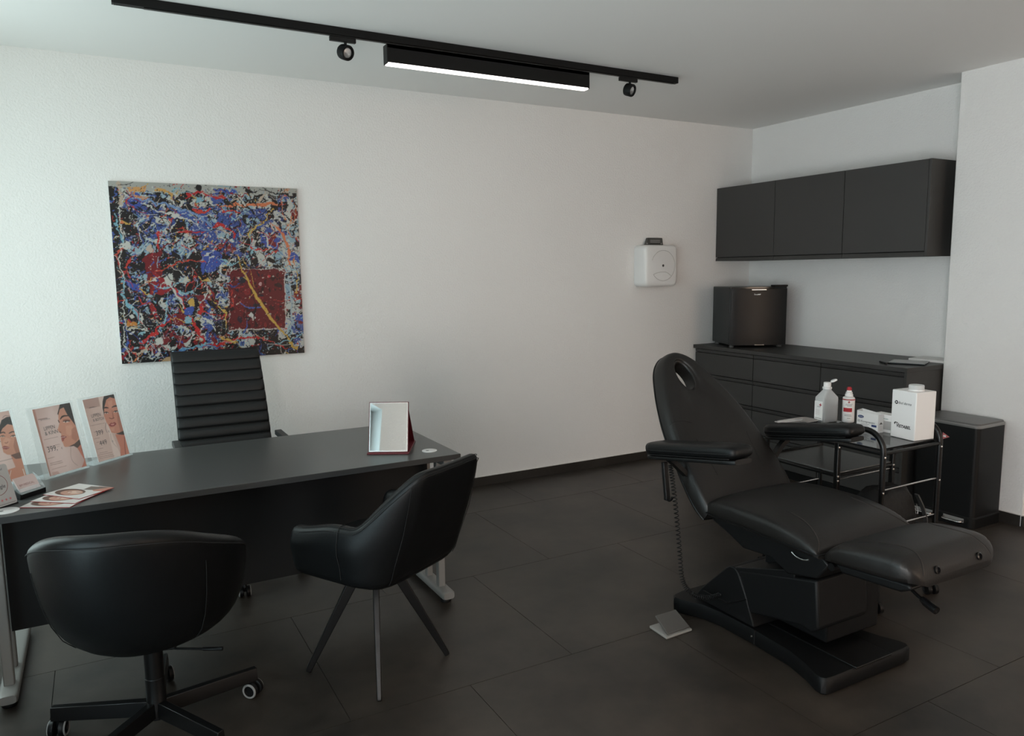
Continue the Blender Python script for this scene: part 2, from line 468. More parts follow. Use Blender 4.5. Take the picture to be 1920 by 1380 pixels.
# ================================================================== ceiling track and lamps
trk = thing('lighting_track', 'long black lighting track running along the white ceiling', 'track', (-3.19, -1.01, H))
part('rail', G().box((-4.712, -1.027, H-.036), (-1.711, -.993, H-.0005)), 'black_matt', trk, bevel=.0015)
part('rail_lip', G().box((-4.60, -1.021, H-.041), (-1.735, -1.006, H-.0362)), 'black_metal', trk)
part('end_cap', G().box((-1.711, -1.0265, H-.0355), (-1.704, -.9935, H-.001)), 'black_plastic', trk, bevel=.001)
part('end_cap', G().box((-4.719, -1.0265, H-.0355), (-4.712, -.9935, H-.001)), 'black_plastic', trk, bevel=.001)
lamp = thing('linear_pendant_lamp', 'black bar lamp with lit white underside hung below the track', 'lamp', (-2.95, -1.01, 2.6))
LX0, LX1, LYa, LYb = -3.545, -2.358, -1.037, -.985
g = G(); g.box((LX0+.004, LYa, 2.517), (LX1-.004, LYa+.003, 2.601)); g.box((LX0+.004, LYb-.003, 2.517), (LX1-.004, LYb, 2.601)); g.box((LX0+.004, LYa, 2.585), (LX1-.004, LYb, 2.602))
part('housing', g, 'black_matt', lamp)
for xx in (LX0, LX1-.004):
    part('end_plate', G().box((xx, LYa-.0005, 2.512), (xx+.004, LYb+.0005, 2.602)), 'black_plastic', lamp, bevel=.001)
part('diffuser', G().box((LX0+.006, LYa+.0035, 2.510), (LX1-.006, LYb-.0035, 2.522)), 'lamp_diffuser', lamp, bevel=.002)
part('light_edge', G().box((LX0+.006, LYa-.0008, 2.5125), (LX1-.012, LYa+.0028, 2.5165)), 'lamp_edge', lamp)
for xx in (-3.355, -2.60):
    part('track_adapter', G().box((xx-.035, -1.022, 2.602), (xx+.045, -1.0, 2.609)), 'black_plastic', lamp)
def spot(cx, tilt, yaw, label):
    s = thing('track_spotlight', label, 'spotlight', (cx, -1.01, 2.609), group='round spotlights on the ceiling track')
    part('track_adapter', G().box((cx-.075, -1.020, 2.588), (cx+.05, -1.0, 2.609)), 'black_plastic', s, bevel=.002)
    part('stem', G().tube([(cx, -1.01, 2.590), (cx, -1.01, 2.572)], .007), 'black_metal', s)
    ax = Vector((math.sin(yaw)*math.cos(tilt), -math.cos(yaw)*math.cos(tilt), -math.sin(tilt))); c = Vector((cx, -1.01, 2.543))
    h = part('lamp_head', G().lathe([(0, -.03), (.028, -.029), (.034, -.024), (.0355, -.015), (.0355, .018), (.033, .022), (.027, .022), (.025, .012), (0, .011)], c, ax), 'black_matt', s, sharp=40)
    part('lens', G().lathe([(0, .0115), (.024, .0125), (.022, .016), (.012, .0185), (0, .019)], c, ax, 20), 'lens_glass', h)
    return s
spot(-3.741, .35, .35, 'round black track spotlight left of the lit bar lamp')
spot(-2.056, .35, .40, 'round black track spotlight right of the lit bar lamp')

# ================================================================== wall cabinets
CF = -.386
def wall_cabinet(y0, y1, label, last=False):
    c = thing('wall_cabinet', label, 'cabinet', (-.2, (y0+y1)/2, 1.568), group='wall cabinets in the niche')
    part('body', G().box((CF+.021, y1, 1.570), (-.001, y0, 2.150)), 'carcass', c)
    d = part('door', G().box((CF, y1+.0018, 1.600), (CF+.019, y0-.0018, 2.1525)), 'anthracite', c, bevel=.001)
    part('grip_strip', G().prism([(CF+.006, 1.595), (CF+.016, 1.595), (CF+.016, 1.570), (CF, 1.570), (CF+.001, 1.578)], X, Z, Y, (0, 0, 0), y1+.0012, y0-.0012), 'anthracite', d)
    if last:
        part('side_panel', G().box((CF, y1-.016, 1.5685), (-.001, y1-.0005, 2.1535)), 'anthracite', c, bevel=.0008)
wall_cabinet(-.003, -.604, 'dark grey wall cabinet in the corner above the small fridge')
wall_cabinet(-.605, -1.199, 'dark grey wall cabinet in the middle of the three')
wall_cabinet(-1.200, -1.787, 'dark grey wall cabinet with visible side panel next to the pillar', True)

# ================================================================== base cabinets and worktop
WF = -.592
wt = single('worktop', G().box((-.607, -1.864, .868), (-.002, -.002, .896)), 'anthracite', 'dark grey worktop running over the drawer cabinets', 'worktop', bevel=.0012)
def base_cabinet(y0, y1, label, last=False):
    c = thing('drawer_cabinet', label, 'cabinet', (-.3, (y0+y1)/2, 0), group='drawer cabinets in the niche')
    part('body', G().box((WF+.021, y1, .0), (-.004, y0, .867)), 'carcass', c)
    zt = [.866, .667, .474, .268]; 
    for i, z in enumerate(zt):
        zb = (zt[i+1]+.003) if i < 3 else .06
        d = part('drawer_front', G().box((WF, y1+.002, zb), (WF+.019, y0-.002, z-.031)), 'anthracite', c, bevel=.001)
        part('grip_strip', G().prism([(WF+.006, z-.027), (WF+.016, z-.027), (WF+.016, z-.003), (WF+.0005, z-.003), (WF+.001, z-.010)], X, Z, Y, (0, 0, 0), y1+.0014, y0-.0014), 'anthracite', d)
    part('plinth', G().box((WF+.004, y1+.001, .001), (WF+.0205, y0-.001, .056)), 'black_matt', c)
    if last:
        part('side_panel', G().box((WF-.004, y1-.018, .001), (-.004, y1-.0006, .867)), 'anthracite', c, bevel=.0008)
base_cabinet(-.012, -.632, 'dark grey drawer cabinet below the small black fridge')
base_cabinet(-.634, -1.232, 'dark grey drawer cabinet in the middle under the worktop')
base_cabinet(-1.234, -1.838, 'dark grey drawer cabinet beside the pillar with visible side panel', True)

# ================================================================== fridge
th = math.radians(-24.4); fx = Vector((math.cos(th), math.sin(th), 0)); fb = Vector((-math.sin(th), math.cos(th), 0))
FL = Vector((-.598, -.413, 0)); FWd, FD = .441, .434
def FP(a, b, z): return FL+fx*a+fb*b+Z*z
fr = thing('mini_fridge', 'small black refrigerator standing turned on the dark worktop', 'refrigerator', FP(FWd/2, FD/2, .897))
def fbox(a0, a1, b0, b1, z0, z1): return G().obox(FP((a0+a1)/2, (b0+b1)/2, (z0+z1)/2), fx, fb, Z, (a1-a0)/2, (b1-b0)/2, (z1-z0)/2)
part('body', fbox(.002, FWd-.002, .062, FD, .915, 1.364), 'fridge_side', fr, bevel=.006)
part('door_seal', fbox(.012, FWd-.012, .05, .062, .925, 1.355), 'gap_dark', fr)
# door with a gently bowed front
rings = []
for z in (.916, 1.352):
    pts = []
    for k in range(17):
        a = FWd*k/16; b = .016*(2*k/16-1)**2 + (.0 if 0 < k < 16 else .004)
        pts.append(FP(a, b, z))
    pts += [FP(FWd, .05, z), FP(0, .05, z)]
    rings.append(pts)
door = part('door', G().loft(rings), 'fridge_door', fr, bevel=.002)
part('door_cap', G().loft([[FP(FWd*k/12, .012+.016*(2*k/12-1)**2, z) for k in range(13)]+[FP(FWd, .06, z), FP(0, .06, z)] for z in (1.3522, 1.366)]), 'black_gloss', door)
part('handle_recess', fbox(.150, .268, -.003, .01, 1.3405, 1.3475), 'chrome', door, bevel=.002)
part('handle_recess', fbox(.185, .26, -.001, .012, .9165, .922), 'chrome', door, bevel=.001)
part('hinge_cover', fbox(FWd-.105, FWd+.001, .01, .085, 1.3662, 1.379), 'black_plastic', fr, bevel=.003)
for a0, a1, h0, h1 in ((.172, .1755, .0, .011), (.178, .188, .001, .004), (.184, .187, .003, .008), (.190, .196, .0, .0035), (.196, .1985, .0, .008), (.201, .206, .0, .0085), (.2075, .213, .0, .0085), (.2145, .219, .0, .0085), (.2195, .222, .004, .009)):
    part('wordmark', G().obox(FP((a0+a1)/2, -.0008, 1.304+(h0+h1)/2), fx, fb, Z, (a1-a0)/2, .0006, (h1-h0)/2), 'ink_white', door)
for a in (.03, FWd-.03):
    for b in (.075, FD-.04):
        part('foot', G().lathe([(.018, 0), (.018, .012), (.014, .019)], FP(a, b, .8965), Z, 16), 'grey_foot', fr)

# ================================================================== things on the worktop
def flat_box(c, ang, w, d, z0, z1):
    u = Vector((math.cos(ang), math.sin(ang), 0)); v = Vector((-u.y, u.x, 0))
    return G().obox(Vector((c[0], c[1], (z0+z1)/2)), u, v, Z, w/2, d/2, (z1-z0)/2), u, v
pp = thing('paper_stack', 'flat stack of pale papers against the pillar end of worktop', 'paper', (-.11, -1.73, .896))
for i in range(3):
    g, u, v = flat_box((-.115+.006*i, -1.725+.004*i), .03*i, .18, .24, .8965+.0042*i, .9003+.0042*i); part('sheet_bundle', g, 'white_card', pp)
tb = thing('tablet_folder', 'glossy black clipboard with white sheet lying on the worktop', 'clipboard', (-.37, -1.72, .896))
g, u, v = flat_box((-.37, -1.715), .42, .20, .21, .897, .906); part('folder', g, 'black_gloss', tb, bevel=.002)
g, u, v = flat_box((-.37, -1.715), .42, .18, .19, .9062, .9066); part('sheet', g, 'lid_rim', tb)
part('spine', G().tube([(-.49, -1.60, .9035), (-.545, -1.685, .9035)], .0065), 'black_plastic', tb)

# ================================================================== paper towel dispenser
dp = thing('paper_towel_dispenser', 'white wall dispenser with round front window and grey top tab', 'dispenser', (-1.06, -.07, 1.376))
def rr_poly(x0, x1, z0, z1, r, n=6):
    P = []
    for cx, cz, a in ((x1-r, z1-r, 0), (x0+r, z1-r, PI/2), (x0+r, z0+r, PI), (x1-r, z0+r, 1.5*PI)):
        P += [(cx+r*math.cos(a+PI/2*i/n), cz+r*math.sin(a+PI/2*i/n)) for i in range(n+1)]
    return P
rings = []
for y, ins, r in ((-.001, .002, .03), (-.02, .0, .035), (-.105, .0, .036), (-.127, .004, .036), (-.136, .011, .034), (-.140, .022, .030)):
    rings.append([Vector((x, y, z)) for x, z in rr_poly(-1.222+ins, -.905-ins, 1.376+ins, 1.692-ins, r)])
part('housing', G().loft(rings), 'white_plastic', dp, sharp=50)
dc = Vector((-1.052, -.1405, 1.536))
def ring_line(a0, a1, r, w=.0016, n=40):
    return G().tube([dc+X*(r*math.cos(a0+(a1-a0)*i/n))+Z*(r*math.sin(a0+(a1-a0)*i/n)) for i in range(n+1)], w, 6)
part('window_line', ring_line(math.radians(-45), math.radians(160), .115), 'groove_grey', dp)
part('window_line', ring_line(math.radians(215), math.radians(315), .115), 'groove_grey', dp)
part('window_line', G().tube(smooth_path([dc+Vector((.115*math.cos(math.radians(a))*k, 0, .115*math.sin(math.radians(a))*k)) for a, k in ((215, 1), (222, .72), (240, .5), (270, .42), (300, .5), (312, .75), (315, 1))]), .0014, 6), 'groove_grey', dp)
part('lock', G().lathe([(.010, 0), (.010, .0015), (.007, .0025), (0, .0025)], dc+Vector((0, .001, 0)), (0, -1, 0), 16), 'smoke_plastic', dp)
part('badge', G().lathe([(.010, 0), (.010, .001), (0, .001)], dc+Vector((.098, .006, .115)), (0, -1, 0), 16), 'smoke_plastic', dp)
part('top_tab', G().prism([(-1.140, 1.690), (-.965, 1.690), (-.975, 1.750), (-1.118, 1.750)], X, Z, Y, (0, 0, 0), -.035, -.012), 'smoke_plastic', dp, bevel=.003)
for i in range(2):
    part('tab_line', G().box((-1.095, -.0362, 1.728-.012*i), (-1.0, -.0352, 1.732-.012*i)), 'groove_grey', dp)
for xx in (-1.125, -.985):
    part('tab_clip', G().lathe([(.007, 0), (.007, .0015), (0, .002)], (xx, -.035, 1.706), (0, -1, 0), 12), 'wheel_grey', dp)

# ================================================================== painting
pt = thing('abstract_painting', 'square unframed abstract painting of splattered blue, red and black paint', 'painting', (-4.263, 0, 1.0238))
PX0, PX1, PZ0, PZ1 = -4.7608, -3.7652, 1.0238, 2.0086
part('panel', G().box((PX0, -.017, PZ0), (PX1, -.002, PZ1)), 'canvas_side', pt, bevel=.001)
def painting_image(n=400):
    rng = np.random.default_rng(5)
    c = Canvas(n, n, (18, 18, 20), 2)
    W = c.W
    n1 = vnoise(9, W, W, rng)*.55+vnoise(21, W, W, rng)*.3+vnoise(47, W, W, rng)*.15
    n2 = vnoise(11, W, W, rng)*.5+vnoise(26, W, W, rng)*.3+vnoise(60, W, W, rng)*.2
    n3 = vnoise(14, W, W, rng)*.4+vnoise(34, W, W, rng)*.35+vnoise(80, W, W, rng)*.25
    n4 = vnoise(8, W, W, rng)*.4+vnoise(24, W, W, rng)*.35+vnoise(52, W, W, rng)*.25
    n5 = vnoise(30, W, W, rng)*.5+vnoise(70, W, W, rng)*.5
    x, y = c.x, c.y
    def col(mask, k): c.a[mask] = np.array(k)/255.
    top = np.clip(1-y*2.2, 0, 1)
    right = np.clip((x-.86)*7, 0, 1)
    low = np.clip((y-.30)*3, 0, 1)*(1-right)
    col(n1+top*.28+right*.22-low*.05 > .60, (196, 196, 190))
    col((n2+np.clip(1-abs(y-.22)*3.4, 0, 1)*.26*np.clip(1.35-x, 0, 1)-low*.035) > .645, (62, 84, 152))
    col((n3+np.clip(1-abs(y-.3)*3, 0, 1)*.10-low*.03) > .655, (150, 178, 192))
    col((abs(n4-.5) < .018+.02*top) & (y < .75), (24, 24, 28))
    col((n4 > .66) & (y > .2), (122, 34, 40))
    col((abs(n1-n3) < .012) & (y < .9), (205, 204, 198))
    col((abs(n2-n4) < .010) & (y > .1), (44, 62, 120))
    col((n5+low*.10 > .80), (20, 20, 23))
    col((vnoise(12, W, W, rng)*.6+vnoise(30, W, W, rng)*.4+low*.10 > .66) & (x < .93), (20, 20, 23))
    col((n5 < .185), (205, 203, 196))
    col(y < .035+.03*n1, (176, 176, 170))
    col((x < .045+.03*n2) & (y > .03), (26, 28, 29))
    col((y > .93+.05*n3), (20, 20, 22))
    pal = [(205, 204, 196), (205, 204, 196), (70, 96, 170), (52, 72, 140), (140, 185, 198), (150, 34, 40), (196, 58, 48), (214, 132, 84), (206, 168, 84), (24, 24, 26), (24, 24, 26), (196, 176, 158)]
    c.map = homography([(80, 72), (1362, 130), (1418, 1240), (180, 1310)], UNIT)
    S, D = c.stroke, c.dot
    BLUE, LB, RED, DR, ORG, YEL, WH, BK, PK = (62, 86, 168), (128, 178, 196), (196, 46, 46), (120, 26, 34), (218, 124, 84), (208, 168, 84), (206, 206, 200), (20, 20, 22), (196, 176, 158)
    # fields
    c.poly([(330, 570), (440, 560), (450, 800), (380, 850), (330, 700)], DR)
    c.poly([(400, 690), (520, 760), (540, 800), (440, 850), (370, 830)], (150, 32, 40))
    c.poly([(470, 980), (600, 960), (650, 1020), (560, 1060), (490, 1030)], DR)
    c.poly([(715, 560), (800, 530), (880, 620), (800, 680), (715, 700)], BLUE)
    c.poly([(170, 740), (250, 760), (300, 770), (320, 850), (250, 800), (170, 770)], BLUE)
    c.poly([(1040, 270), (1170, 265), (1165, 310), (1040, 335)], (58, 80, 150))
    c.poly([(1110, 440), (1190, 430), (1250, 480), (1240, 540), (1180, 530), (1120, 490)], BLUE)
    c.poly([(790, 130), (940, 130), (950, 165), (850, 160)], BLUE)
    c.poly([(200, 160), (280, 150), (330, 210), (270, 260), (210, 230)], BLUE)
    c.poly([(1310, 270), (1362, 260), (1364, 320), (1320, 330)], DR)
    c.poly([(1170, 430), (1230, 440), (1220, 510), (1175, 500)], DR)
    c.poly([(1320, 560), (1380, 580), (1378, 625), (1318, 620)], BLUE)
    c.poly([(1350, 970), (1410, 970), (1408, 1030), (1350, 1010)], BLUE)
    # dark red square with its pale edge
    c.poly([(886, 668), (1284, 672), (1292, 1078), (904, 1084)], (196, 186, 180))
    c.poly([(892, 674), (1276, 676), (1284, 1070), (908, 1074)], (102, 24, 32))
    for i in range(46):
        px, py = rng.uniform(900, 1270), rng.uniform(690, 1060)
        D((px, py), rng.uniform(.004, .022), [(60, 22, 26), (140, 34, 40), (38, 22, 26), (150, 40, 44), (30, 34, 52)][int(rng.integers(5))], .8, rng.uniform(.004, .02))
    c.poly([(1050, 960), (1090, 1000), (1070, 1016), (1030, 985)], WH); D((1170, 725), .010, (190, 46, 56)); D((1115, 772), .008, (206, 160, 160), 1, .014)
    c.poly([(970, 720), (1030, 730), (1000, 770), (965, 760)], (32, 34, 48))
    # random drips and splatter
    for i in range(300):
        px, py = rng.uniform(100, 1400), rng.uniform(90, 1290)
        if 890 < px < 1285 and 674 < py < 1076 and rng.random() < .8: continue
        k = pal[int(rng.integers(len(pal)))]
        L = rng.uniform(12, 80); a = rng.uniform(0, PI); b = a+rng.uniform(-1.2, 1.2); c2 = b+rng.uniform(-1.2, 1.2)
        P = [(px, py)]
        for t in (a, b, c2): P.append((P[-1][0]+L*math.cos(t), P[-1][1]+L*math.sin(t)))
        S(P, [rng.uniform(.0008, .003), rng.uniform(.0012, .0065), rng.uniform(.0008, .0025)], k)
    for i in range(1500):
        px, py = rng.uniform(90, 1410), rng.uniform(100, 1300)
        k = pal[int(rng.integers(len(pal)))] if py < 1000 else [WH, WH, LB, RED, BLUE][int(rng.integers(5))]
        if 890 < px < 1285 and 674 < py < 1076: k = [(150, 40, 44), (196, 180, 170), (50, 24, 28)][int(rng.integers(3))]
        D((px, py), rng.uniform(.0012, .0058), k, 1, rng.uniform(.0012, .0058))
    # the long gestures
    S([(185, 120), (165, 300), (175, 480), (170, 600), (190, 900), (200, 1150), (260, 1300)], [.0030, .0037, .0044, .0044, .0030, .0030, .0015], WH)
    S([(155, 80), (158, 230)], .009, PK)
    S([(130, 300), (160, 460), (200, 520)], [.0037, .0052, .0030], LB)
    S([(170, 700), (190, 850), (240, 930), (290, 990), (280, 1040)], [.0030, .0052, .0074, .0089, .0030], LB)
    S([(815, 245), (960, 235), (1080, 240), (1260, 232)], [.0030, .0044, .0096, .0059], ORG)
    S([(1180, 370), (1260, 430), (1300, 520), (1320, 650)], [.0022, .0089, .0089, .0044], ORG)
    S([(1040, 450), (1085, 400), (1120, 370), (1170, 310), (1200, 270)], [.0096, .0074, .0044, .0030, .0022], YEL)
    S([(965, 580), (990, 660), (1060, 800), (1150, 950), (1240, 1070), (1300, 1140), (1365, 1210)], [.0037, .0044, .0067, .0104, .0074, .0052, .0067], (206, 166, 78))
    S([(740, 1190), (860, 1165), (1000, 1130), (1130, 1145), (1230, 1180), (1310, 1205)], [.0089, .0074, .0059, .0044, .0044, .0022], RED)
    S([(310, 1180), (400, 1090), (500, 1015)], [.0074, .0074, .0037], RED)
    S([(640, 985), (690, 1070), (735, 1175)], [.0074, .0074, .0059], RED)
    S([(545, 800), (590, 900), (625, 960)], [.0059, .0067, .0030], RED)
    S([(410, 690), (520, 640), (640, 600), (745, 625)], [.0022, .0044, .0044, .0030], (206, 70, 52))
    S([(560, 430), (650, 425), (735, 415)], [.0052, .0059, .0022], RED)
    S([(435, 420), (430, 500), (420, 545)], [.0081, .0044, .0030], RED)
    S([(420, 560), (480, 520), (560, 480)], [.0044, .0044, .0022], DR)
    S([(660, 270), (720, 300), (780, 275)], [.0074, .0067, .0059], (206, 60, 48))
    S([(800, 390), (860, 370), (910, 420), (940, 450)], [.0104, .0089, .0074, .0059], RED)
    S([(610, 180), (690, 150), (760, 175), (860, 190)], [.0030, .0074, .0059, .0059], (190, 40, 44))
    S([(860, 140), (1060, 280), (1100, 350)], [.0022, .0030, .0015], BK); S([(1000, 130), (1090, 240), (1120, 290)], [.0037, .0022, .0015], BK)
    S([(1110, 130), (1230, 160), (1330, 180)], [.0022, .0037, .0089], BK); D((1335, 180), .020, BK)
    D((1025, 145), .016, BK); D((690, 125), .018, BK); D((1240, 240), .014, BK)
    S([(540, 1230), (680, 1190), (860, 1185)], [.0030, .0059, .0022], (88, 140, 200)); S([(560, 1215), (720, 1180), (800, 1165)], [.0022, .0052, .0022], LB)
    c.poly([(440, 1290), (490, 1260), (540, 1240), (535, 1290), (480, 1295)], (196, 160, 120))
    c.poly([(205, 1020), (260, 1015), (280, 1050), (210, 1045)], (200, 130, 60))
    S([(220, 1070), (280, 1082), (350, 1085)], [.0022, .0037, .0052], WH)
    S([(120, 570), (200, 520)], .005, (206, 90, 70)); D((430, 1150), .024, WH, 1, .028); D((650, 905), .014, YEL, 1, .024); D((640, 955), .026, BLUE)
    D((630, 1015), .022, LB); D((720, 940), .012, RED, 1, .026); D((760, 745), .016, YEL, 1, .010); D((490, 740), .022, WH, 1, .026)
    D((360, 545), .014, (200, 180, 165), 1, .018); D((200, 510), .020, WH); D((695, 205), .018, LB); D((180, 360), .009, ORG)
    S([(1360, 690), (1358, 840)], [.0022, .0052], YEL); S([(950, 1150), (1000, 1220)], [.0022, .0022], YEL); S([(850, 1130), (910, 1140), (950, 1160)], [.0074, .0074, .0030], YEL)
    S([(230, 120), (330, 130)], .013, (214, 160, 100)); S([(410, 130), (490, 150), (500, 190)], [.0044, .0074, .0059], (210, 160, 90))
    S([(480, 740), (560, 860), (600, 930)], [.0030, .0089, .0030], WH); S([(760, 790), (740, 870), (700, 900)], [.0030, .0030, .0022], WH)
    S([(700, 960), (760, 1020), (800, 1080)], .004, WH); S([(1305, 720), (1330, 900), (1320, 1080)], [.0044, .0074, .0037], (170, 184, 192))
    S([(250, 190), (520, 250), (700, 320), (790, 400)], [.0030, .0074, .0089, .0030], (120, 150, 196)); S([(300, 230), (520, 300), (690, 370)], [.0022, .0059, .0030], WH)
    S([(1220, 1170), (1330, 1150), (1410, 1110)], [.0030, .0044, .0022], LB)
    # ragged paint edges: shift the picture about by small random amounts
    def wob(cells, amp): return ((vnoise(cells, W, W, rng)-.5)*2*amp)
    yy, xx = np.mgrid[0:W, 0:W]
    keep = c.a.copy(); sq_ = (x > .63) & (x < .935) & (y > .50) & (y < .85)
    dx = wob(26, 9)+wob(70, 5)+wob(150, 3); dy = wob(26, 9)+wob(70, 5)+wob(150, 3)
    k = np.where(sq_, .35, 1.)
    c.a = keep[np.clip((yy+dy*k).astype(int), 0, W-1), np.clip((xx+dx*k).astype(int), 0, W-1)]
    for i in range(2600):
        px, py = rng.uniform(90, 1410), rng.uniform(90, 1300); dark = rng.random() < (.55 if py < 420 else .25)
        k = BK if dark else [WH, WH, WH, LB, BLUE, RED, PK][int(rng.integers(7))]
        if 890 < px < 1285 and 674 < py < 1076: k = [(150, 40, 44), (170, 120, 116), (50, 24, 28), (40, 22, 30)][int(rng.integers(4))]
        D((px, py), rng.uniform(.0010, .0032), k, 1, rng.uniform(.0010, .0032))
    for i in range(160):
        px, py = rng.uniform(100, 1400), rng.uniform(90, 1290)
        if 890 < px < 1285 and 674 < py < 1076: continue
        a = rng.uniform(0, 2*PI); L = rng.uniform(10, 60); P = [(px, py)]
        for t in range(3): a += rng.uniform(-.9, .9); P.append((P[-1][0]+L*math.cos(a), P[-1][1]+L*math.sin(a)))
        S(P, rng.uniform(.0008, .0018), [WH, WH, BK, LB, BLUE, RED, PK][int(rng.integers(7))])
    return c.out()
printed('painted_surface', painting_image(), (PX0, -.0176, PZ0), X, Z, PX1-PX0, PZ1-PZ0, pt, 'print', .72)
# ================================================================== desk
DZ = .705; DX0, DX1, DY0, DY1 = -5.295, -3.497, -1.682, -.885
desk = thing('office_desk', 'long dark grey desk with silver metal feet in front of the painting', 'desk', ((DX0+DX1)/2, -1.28, 0))
part('desk_top', G().box((DX0, DY0, DZ-.024), (DX1, DY1, DZ)), 'desk_top', desk, bevel=.001)
part('edge_band', G().box((DX0+.001, DY0-.0012, DZ-.0232), (DX1+.0012, DY0+.0, DZ-.0012)), 'desk_edge', desk)
part('modesty_panel', G().box((DX0+.075, -1.445, .205), (DX1-.062, -1.427, DZ-.026)), 'desk_panel', desk, bevel=.001)
def desk_leg(x):
    for yy, w in ((-1.548, .017), (-1.405, .015)):
        part('leg_post', G().box((x-w, yy-w, .048), (x+w, yy+w, DZ-.055)), 'silver_paint', desk, bevel=.004)
    g = G(); rings = []
    for y, k in ((-1.642, .82), (-1.634, .97), (-1.62, 1.0), (-.985, 1.0), (-.972, .97), (-.965, .82)):
        rings.append([Vector((x+a*k, y, .038+b*k)) for a, b in srect(.031, .019, .55, 20)])
    part('foot_beam', g.loft(rings), 'silver_paint', desk, sharp=50)
    part('support_beam', G().box((x-.02, -1.66, DZ-.056), (x+.02, -.95, DZ-.025)), 'silver_paint', desk, bevel=.004)
    for yy in (-1.60, -1.0):
        part('levelling_foot', G().lathe([(.024, 0), (.026, .006), (.024, .013), (.010, .016), (.010, .024)], (x, yy, .0005), Z, 20), 'black_plastic', desk)
desk_leg(-5.231); desk_leg(-3.548)
def grommet(c, r, label):
    d = thing('cable_grommet', label, 'grommet', (c[0], c[1], DZ), group='white round cable covers on the desk')
    part('cover', G().lathe([(0, .0002), (r, .0002), (r, .002), (r-.002, .003), (0, .003)], (c[0], c[1], DZ), Z, 40), 'white_plastic', d)
    part('cover_slot', G().lathe([(0, .0031), (r*.22, .0031), (r*.2, .0036), (0, .0036)], (c[0]-r*.35, c[1]-.004, DZ), Z, 20), 'wheel_grey', d)
grommet((-3.594, -1.562), .034, 'white round cable cover at the right desk corner beside the mirror')
grommet((-5.185, -1.612), .041, 'white round cable cover at the left desk edge below the review stand')

# ================================================================== executive chair behind the desk
ex = thing('executive_chair', 'black high-back office chair with horizontally ribbed leather behind the desk', 'chair', (-4.318, -.76, 0), PI)
def back_curve(z):
    t = (z-.50)/.61
    return -.60+.19*t-.03*math.sin(PI*t)          # y of the front face
zs = []; ribs = 11; z0, z1 = .50, 1.108; rh = (z1-z0)/ribs
g = G(); rings = []
for i in range(ribs):
    for k, d in ((.03, .0105), (.10, .0035), (.3, .0005), (.5, .0), (.7, .0005), (.90, .0035), (.97, .0105)):
        z = z0+rh*(i+k); dd = d
        if i == ribs-1 and k > .6: dd += (k-.6)*.02
        y = back_curve(z); hw = .2315-.010*(z-.5)/.6
        xc = -4.318+.012*(.65-z)
        sec = srect(hw, .026, .32, 24)
        rings.append([Vector((xc+a*(1-dd*.25), y+.026-b*1.0 + (dd if b > 0 else 0) , z)) for a, b in sec])
part('backrest', g.loft(rings), 'leather_exec', ex, sharp=60)
for s in (-1, 1):
    xs_ = -4.326+s*.2445
    a = part('armrest', G().tube(smooth_path([(xs_, -.79, .684), (xs_+s*.004, -.79, .60), (xs_, -.79, .50), (xs_-s*.03, -.79, .432), (xs_-s*.10, -.79, .415)], 5), 1., flat=(.008, .024)), 'black_metal', ex, bevel=.003)
    part('arm_pad', G().obox((xs_, -.787, .690), X, Y, Z, .0175, .089, .013), 'desk_edge', a, bevel=.004, seg=3)
rings = []
for y, k in ((-.50, .9), (-.53, 1), (-.75, 1), (-.98, 1), (-1.03, .96), (-1.045, .85)):
    rings.append([Vector((-4.318+a*k, y, .455+b*k-(.012 if y < -1.0 else 0))) for a, b in srect(.235, .035, .4, 24)])
part('seat', G().loft(rings), 'leather_exec', ex, sharp=60)
part('back_bracket', G().tube(smooth_path([(-4.318, -.74, .41), (-4.318, -.56, .41), (-4.318, -.52, .46), (-4.318, -.50, .62)]), 1., flat=(.006, .03)), 'black_metal', ex)
part('gas_lift', G().lathe([(.05, .43), (.05, .40), (.028, .39), (.028, .16), (.04, .15), (.045, .07)], (-4.318, -.76, 0), Z, 24), 'black_metal', ex)
def caster(parent, c, ang, r=.026, hub='wheel_grey', name='caster', tyre='black_plastic'):
    """twin wheel caster, c is the point on the floor"""
    c = Vector(c); u = Vector((math.cos(ang), math.sin(ang), 0)); v = Vector((-u.y, u.x, 0)); ctr = c+Z*(r+.0006)
    o = part(name, G().tube([ctr, c+Z*(2*r-.004)+u*.004, c+Z*(2*r+.012)], [.007, .010, .008]), 'black_plastic', parent)
    for s in (-1, 1):
        part('wheel', G().lathe([(0, -.010), (r*.80, -.010), (r, -.007), (r, .006), (r*.9, .009), (r*.55, .009), (r*.5, .005), (0, .005)], ctr+v*s*.016, v*s, 24), tyre, o, sharp=50)
        part('wheel_ring', G().tube([ctr+v*s*.0235+(u*math.cos(2*PI*k/24)+Z*math.sin(2*PI*k/24))*r*.82 for k in range(24)], .0042, 6, closed=True), hub, o)
    return o
def star_base(parent, hub, angs, r, zc, h0, h1, w, m, hubc='wheel_grey', ca=0., crad=.026, tyre='black_plastic'):
    hub = Vector((hub[0], hub[1], 0))
    for i, a in enumerate(angs):
        d = Vector((math.cos(a), math.sin(a), 0))
        p0 = hub+d*.02+Z*zc; p1 = hub+d*(r+.015)+Z*zc
        s_ = Vector((-d.y, d.x, 0))
        g = G(); rings = []
        for t in (0., 1.):
            p = p0.lerp(p1, t); hh = h0+(h1-h0)*t
            rings.append([p+s_*x_*(1-.15*t)+Z*(b*hh) for x_, b in ((w, 0), (w*.8, .5), (-w*.8, .5), (-w, 0), (-w, -.5), (w, -.5))])
        part('base_arm', g.loft(rings), m, parent, bevel=.002)
        caster(parent, hub+d*r, a+ca+i*1.3, crad, hubc, tyre=tyre)
star_base(ex, (-4.318, -.76), [math.radians(a) for a in (-95, -23, 49, 121, 193)], .32, .085, .05, .03, .022, 'chrome')

